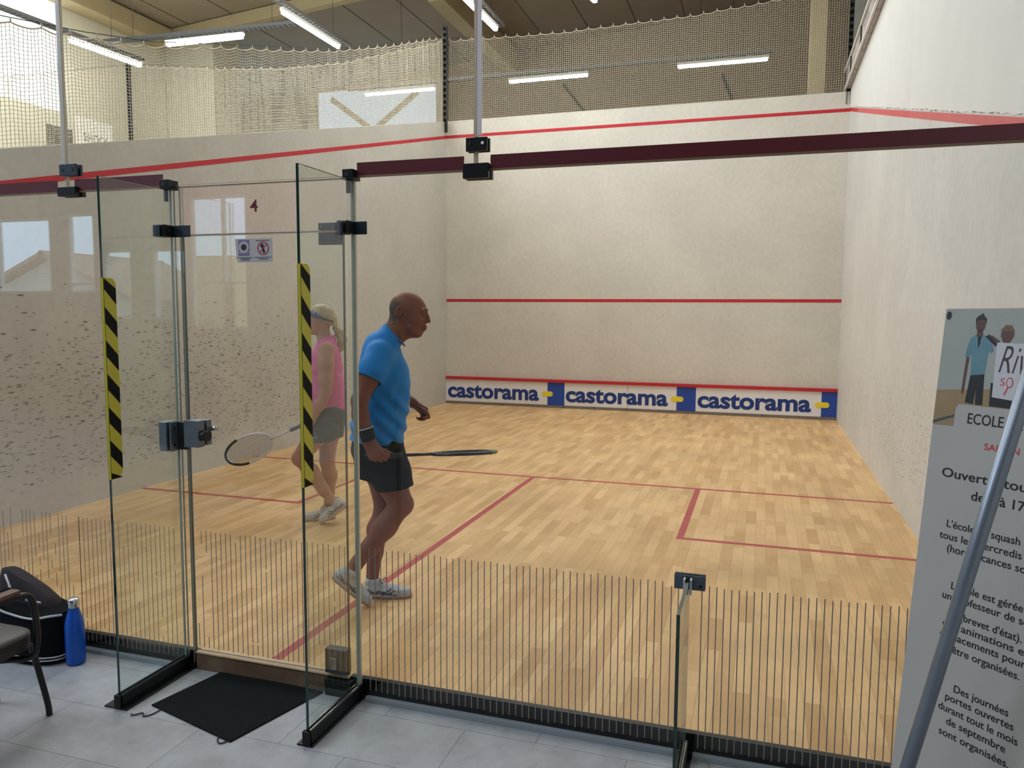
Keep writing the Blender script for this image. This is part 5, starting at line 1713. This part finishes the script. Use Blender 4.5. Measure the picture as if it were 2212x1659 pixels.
# ================= the woman
WO_ANG = .547
wom = empty('person', (2.15, 2.25, 0), WO_ANG, 'blonde woman in pink sleeveless top and grey shorts walking left behind the right fin', 'person')
wskin = skin('fair_skin', srgb(180, 130, 106))
f = Field((-.29, -.29, .06), (.20, .28, 1.68), .0045)
f.loft([(.74, .005, 0, .115, .165), (.84, .010, 0, .125, .168), (.95, .0, 0, .110, .145), (1.05, .0, 0, .105, .135), (1.20, -.008, 0, .108, .145), (1.29, -.005, 0, .095, .150), (1.36, .005, 0, .065, .10), (1.40, .0, 0, .052, .06)], k=.03)
f.cap((.0, 0, 1.34), (-.030, 0, 1.48), .052, .050, k=.03)
f.ell((-.035, 0, 1.560), (.094, .073, .090), k=.03)
f.ell((-.068, 0, 1.515), (.062, .056, .078), k=.02)
f.ell((-.085, 0, 1.462), (.045, .040, .034), k=.02)
f.cap((-.128, 0, 1.540), (-.143, 0, 1.505), .007, .010, k=.012)
f.cap((-.122, -.013, 1.477), (-.122, .013, 1.477), .008, k=.006)
f.cap((-.117, -.012, 1.465), (-.117, .012, 1.465), .008, k=.006)
f.ell((-.108, 0, 1.445), (.018, .020, .016), k=.012)
for sgn in (-1, 1):
    f.ell((-.128, sgn * .028, 1.542), (.013, .014, .010), k=.01, op='s')
    f.ell((-.112, sgn * .028, 1.541), (.010, .012, .009), k=.003)
    f.ell((-.012, sgn * .072, 1.535), (.016, .008, .028), k=.006)
f.chain([(.0, -.150, 1.325), (-.008, -.185, 1.22), (-.008, -.200, 1.10), (-.012, -.205, 1.015)], [.058, .058, .050, .041], k=.03)
f.chain([(-.012, -.205, 1.015), (-.045, -.21, .93), (-.095, -.205, .845)], [.041, .040, .027], k=.02)
hand(f, (-.106, -.204, .825), (-.142, -.206, .768), (-.2, 1, 0), -1, [(60, 84, 50), (62, 84, 50), (64, 84, 50), (66, 80, 46)], scale=.92)
thumb(f, [(-.118, -.188, .812), (-.150, -.182, .795), (-.178, -.184, .782), (-.196, -.190, .772)], r=(.012, .0105, .0092, .008))
f.chain([(.0, .150, 1.325), (.01, .195, 1.20), (.02, .20, 1.03)], [.056, .052, .040], k=.03)
f.chain([(.02, .20, 1.03), (-.03, .20, .93), (-.075, .18, .84)], [.040, .037, .026], k=.02)
hand(f, (-.083, .178, .825), (-.105, .172, .760), (-.6, -.7, 0), 1, [(24, 34, 20), (28, 36, 22), (30, 38, 22), (34, 40, 24)], scale=.92, spread=.02)
thumb(f, [(-.095, .155, .815), (-.118, .142, .785), (-.125, .140, .757)], r=(.012, .0105, .0088))
# near leg bent forward, foot trailing
f.chain([(.010, -.085, .82), (-.085, -.095, .68), (-.205, -.100, .51)], [.100, .082, .058], k=.03)
f.ell((-.220, -.10, .505), (.042, .043, .048), k=.02)
f.chain([(-.200, -.10, .505), (-.125, -.10, .40), (-.040, -.10, .26), (.030, -.10, .165)], [.053, .058, .042, .033], k=.025)
f.chain([(.030, -.10, .165), (.055, -.10, .13)], [.034, .036], k=.02)
f.chain([(.010, .085, .82), (.006, .08, .66), (-.008, .06, .45)], [.098, .080, .056], k=.03)
f.chain([(-.008, .06, .45), (.008, .052, .34), (.002, .040, .20), (-.005, .03, .10)], [.052, .058, .040, .033], k=.025)
f.cut((0, 0, -1), (0, 0, .075))
f.build('body', wskin, wom)

# hair: cap of hair and ponytail
f = Field((-.16, -.10, 1.27), (.17, .10, 1.68), .0035)
f.ell((-.032, 0, 1.566), (.101, .081, .094), k=0)
f.ell((.030, 0, 1.52), (.055, .062, .060), k=.03)
X, Y, Z = f.grid()
f.S = np.maximum(f.S, (1.585 - .62 * (X + .10)) - Z)
f.chain([(.066, 0, 1.475), (.098, 0, 1.445), (.118, -.005, 1.39), (.108, -.008, 1.33), (.096, -.008, 1.295)], [.020, .032, .036, .026, .008], k=.012)
X, Y, Z = f.grid()
f.S += .0012 * np.sin(260 * (X - .3 * Z) + 120 * Y)
f.build('hair', mat('blonde_hair', srgb(168, 148, 108), .5, noise=.3, nscale=38, bump=.4), wom)['label'] = 'fair hair tied in a ponytail'
MB().tube([(.066 + .0, .017 * math.cos(a), 1.472 + .017 * math.sin(a)) for a in [2 * math.pi * k / 16 for k in range(16)]], .006, 8, closed=True).build('hair_tie', M['piping'], wom)


def headring(a0, a1, n, rx, ry, z0, sl, w, th, m, name):
    vs, fs = [], []
    for k in range(n + 1):
        a = math.radians(a0 + (a1 - a0) * k / n)
        for (dr, dz) in ((0, -w / 2), (th, -w / 2), (th, w / 2), (0, w / 2)):
            x_ = -.033 + (rx + dr) * math.cos(a); y_ = (ry + dr) * math.sin(a)
            vs.append((x_, y_, z0 + sl * (x_ + .033) + dz))
    for k in range(n):
        for j in range(4):
            fs.append((4 * k + j, 4 * k + (j + 1) % 4, 4 * k + 4 + (j + 1) % 4, 4 * k + 4 + j))
    fs += [(0, 1, 2, 3), (4 * n + 3, 4 * n + 2, 4 * n + 1, 4 * n)]
    return MB().add(vs, fs, 0, True).build(name, m, wom)


headring(-98, 98, 24, .107, .088, 1.556, -.36, .017, .004, mat('dark_strap', srgb(34, 32, 34), .7), 'goggle_strap')
headring(99, 261, 28, .110, .088, 1.562, -.36, .036, .006, mat('blue_lens', srgb(30, 52, 140), .15, coat=.5), 'goggle_lens')

# pink sleeveless top with collar
mpink = mat('pink_top', srgb(214, 92, 154), .75, noise=.04, nscale=60)
f = Field((-.19, -.24, .78), (.19, .24, 1.47), .004)
f.loft([(.80, .010, 0, .140, .182), (.88, .008, 0, .138, .178), (1.0, .004, 0, .133, .160), (1.12, -.002, 0, .124, .155), (1.22, -.006, 0, .122, .160), (1.30, -.004, 0, .106, .150), (1.36, .004, 0, .078, .105), (1.41, .006, 0, .062, .068), (1.45, .012, 0, .060, .066)], k=.02)
X, Y, Z = f.grid()
f.S += folds(X, Y, Z, .007, 7) * np.clip((1.30 - Z) / .15, .1, 1)
f.shell(.009)
f.S = np.maximum(f.S, (.862 - .10 * X + .02 * np.cos(9 * Y)) - Z)
f.S = np.maximum(f.S, (Z - 1.405) * .94 - .34 * X * 1.0)
for sgn in (-1, 1):
    d = np.sqrt(((X + .004) / .72) ** 2 + ((Y - sgn * .205) / 1.0) ** 2 + ((Z - 1.275) / 1.35) ** 2) - .082
    f.S = np.maximum(f.S, -d)
f.build('sleeveless_top', mpink, wom)
pts = [(.004 + .060 * math.cos(a), .066 * math.sin(a), 1.402 + .36 * .060 * math.cos(a)) for a in [2 * math.pi * k / 32 for k in range(32)]]
MB().tube(pts, .0085, 8, closed=True).build('collar', mpink, wom)

mgrey = mat('grey_shorts', srgb(66, 70, 70), .8, noise=.06, nscale=60)
f = Field((-.22, -.24, .58), (.20, .24, .92), .004)
f.loft([(.74, .005, 0, .130, .175), (.82, .012, 0, .134, .176), (.90, .010, 0, .124, .165)], k=.02)
f.chain([(.010, -.085, .82), (-.03, -.092, .72), (-.085, -.10, .58)], [.110, .108, .104], k=.03)
f.chain([(.010, .085, .82), (.012, .085, .72), (.012, .08, .58)], [.110, .108, .106], k=.03)
X, Y, Z = f.grid()
f.S += folds(X, Y, Z, .005, 9)
f.shell(.010)
f.S = np.maximum(f.S, .632 - Z)
f.build('shorts', mgrey, wom)
# small three-loop emblem on the left leg of the shorts
mb = MB()
for i in range(3):
    cx = -.104 + i * .014
    pts = [(cx + .006 * math.cos(a), -.2135 + .012 * abs(i - 1) * 0, .682 + .006 * math.sin(a)) for a in [math.radians(60 + 240 * k / 10) for k in range(11)]]
    mb.tube(pts, .0013, 5)
mb.tube([(-.110, -.2135, .671), (-.068, -.2135, .671)], .0009, 5)
mb.build('emblem', M['piping'], wom)

wwhite = mat('shoe_offwhite', srgb(184, 181, 177), .6, noise=.06, nscale=70)
wgum = mat('gum_sole_pale', srgb(176, 140, 120), .6)
wgrey = mat('shoe_grey', srgb(92, 88, 90), .6)
shoe(wom, (.048, .040, .001), (-.198, .005, .001), None, 0, 'white shoe standing flat', wwhite, wgum, wgrey, W=.044)
shoe(wom, (.140, -.098, .125), (-.060, -.118, .004), None, 0, 'white shoe with raised heel', wwhite, wgum, wgrey, up=(-.45, 0, .89), W=.044)
MB().tube([(.0, .032, .065), (-.004, .031, .105)], [.037, .035], 20).build('sock', M['piping'], wom)
MB().tube([(.062, -.10, .115), (.040, -.10, .15)], [.038, .0365], 20).build('sock', M['piping'], wom)
WM = Matrix.Translation(wom.location) @ Matrix.Rotation(WO_ANG, 4, 'Z')
racket('squash_racket', WM @ Vector((-.085, -.190, .815)), WM.to_3x3() @ Vector((-.905, 0, -.40)), WM.to_3x3() @ Vector((.10, 1, .22)),
       'white squash racket with black bumper held low by the blonde woman', mat('racket_white', srgb(206, 204, 210), .35), mat('racket_bumper', srgb(26, 26, 32), .5), mat('racket_grip_w', srgb(120, 124, 140), .7), mat('strings_grey', srgb(96, 90, 92), .5), bumper_deg=75)
# ball lying on the court
bl = tag(MB().lathe([(0, 0), (.010, .0025), (.017, .010), (.020, .020), (.017, .030), (.010, .0375), (0, .040)], (0, 0, 0), 24).build('squash_ball', mat('ball_rubber', srgb(26, 24, 24), .7)), 'small black squash ball on the court floor between the two players', 'ball')
bl.location = (1.95, 3.78, .001)
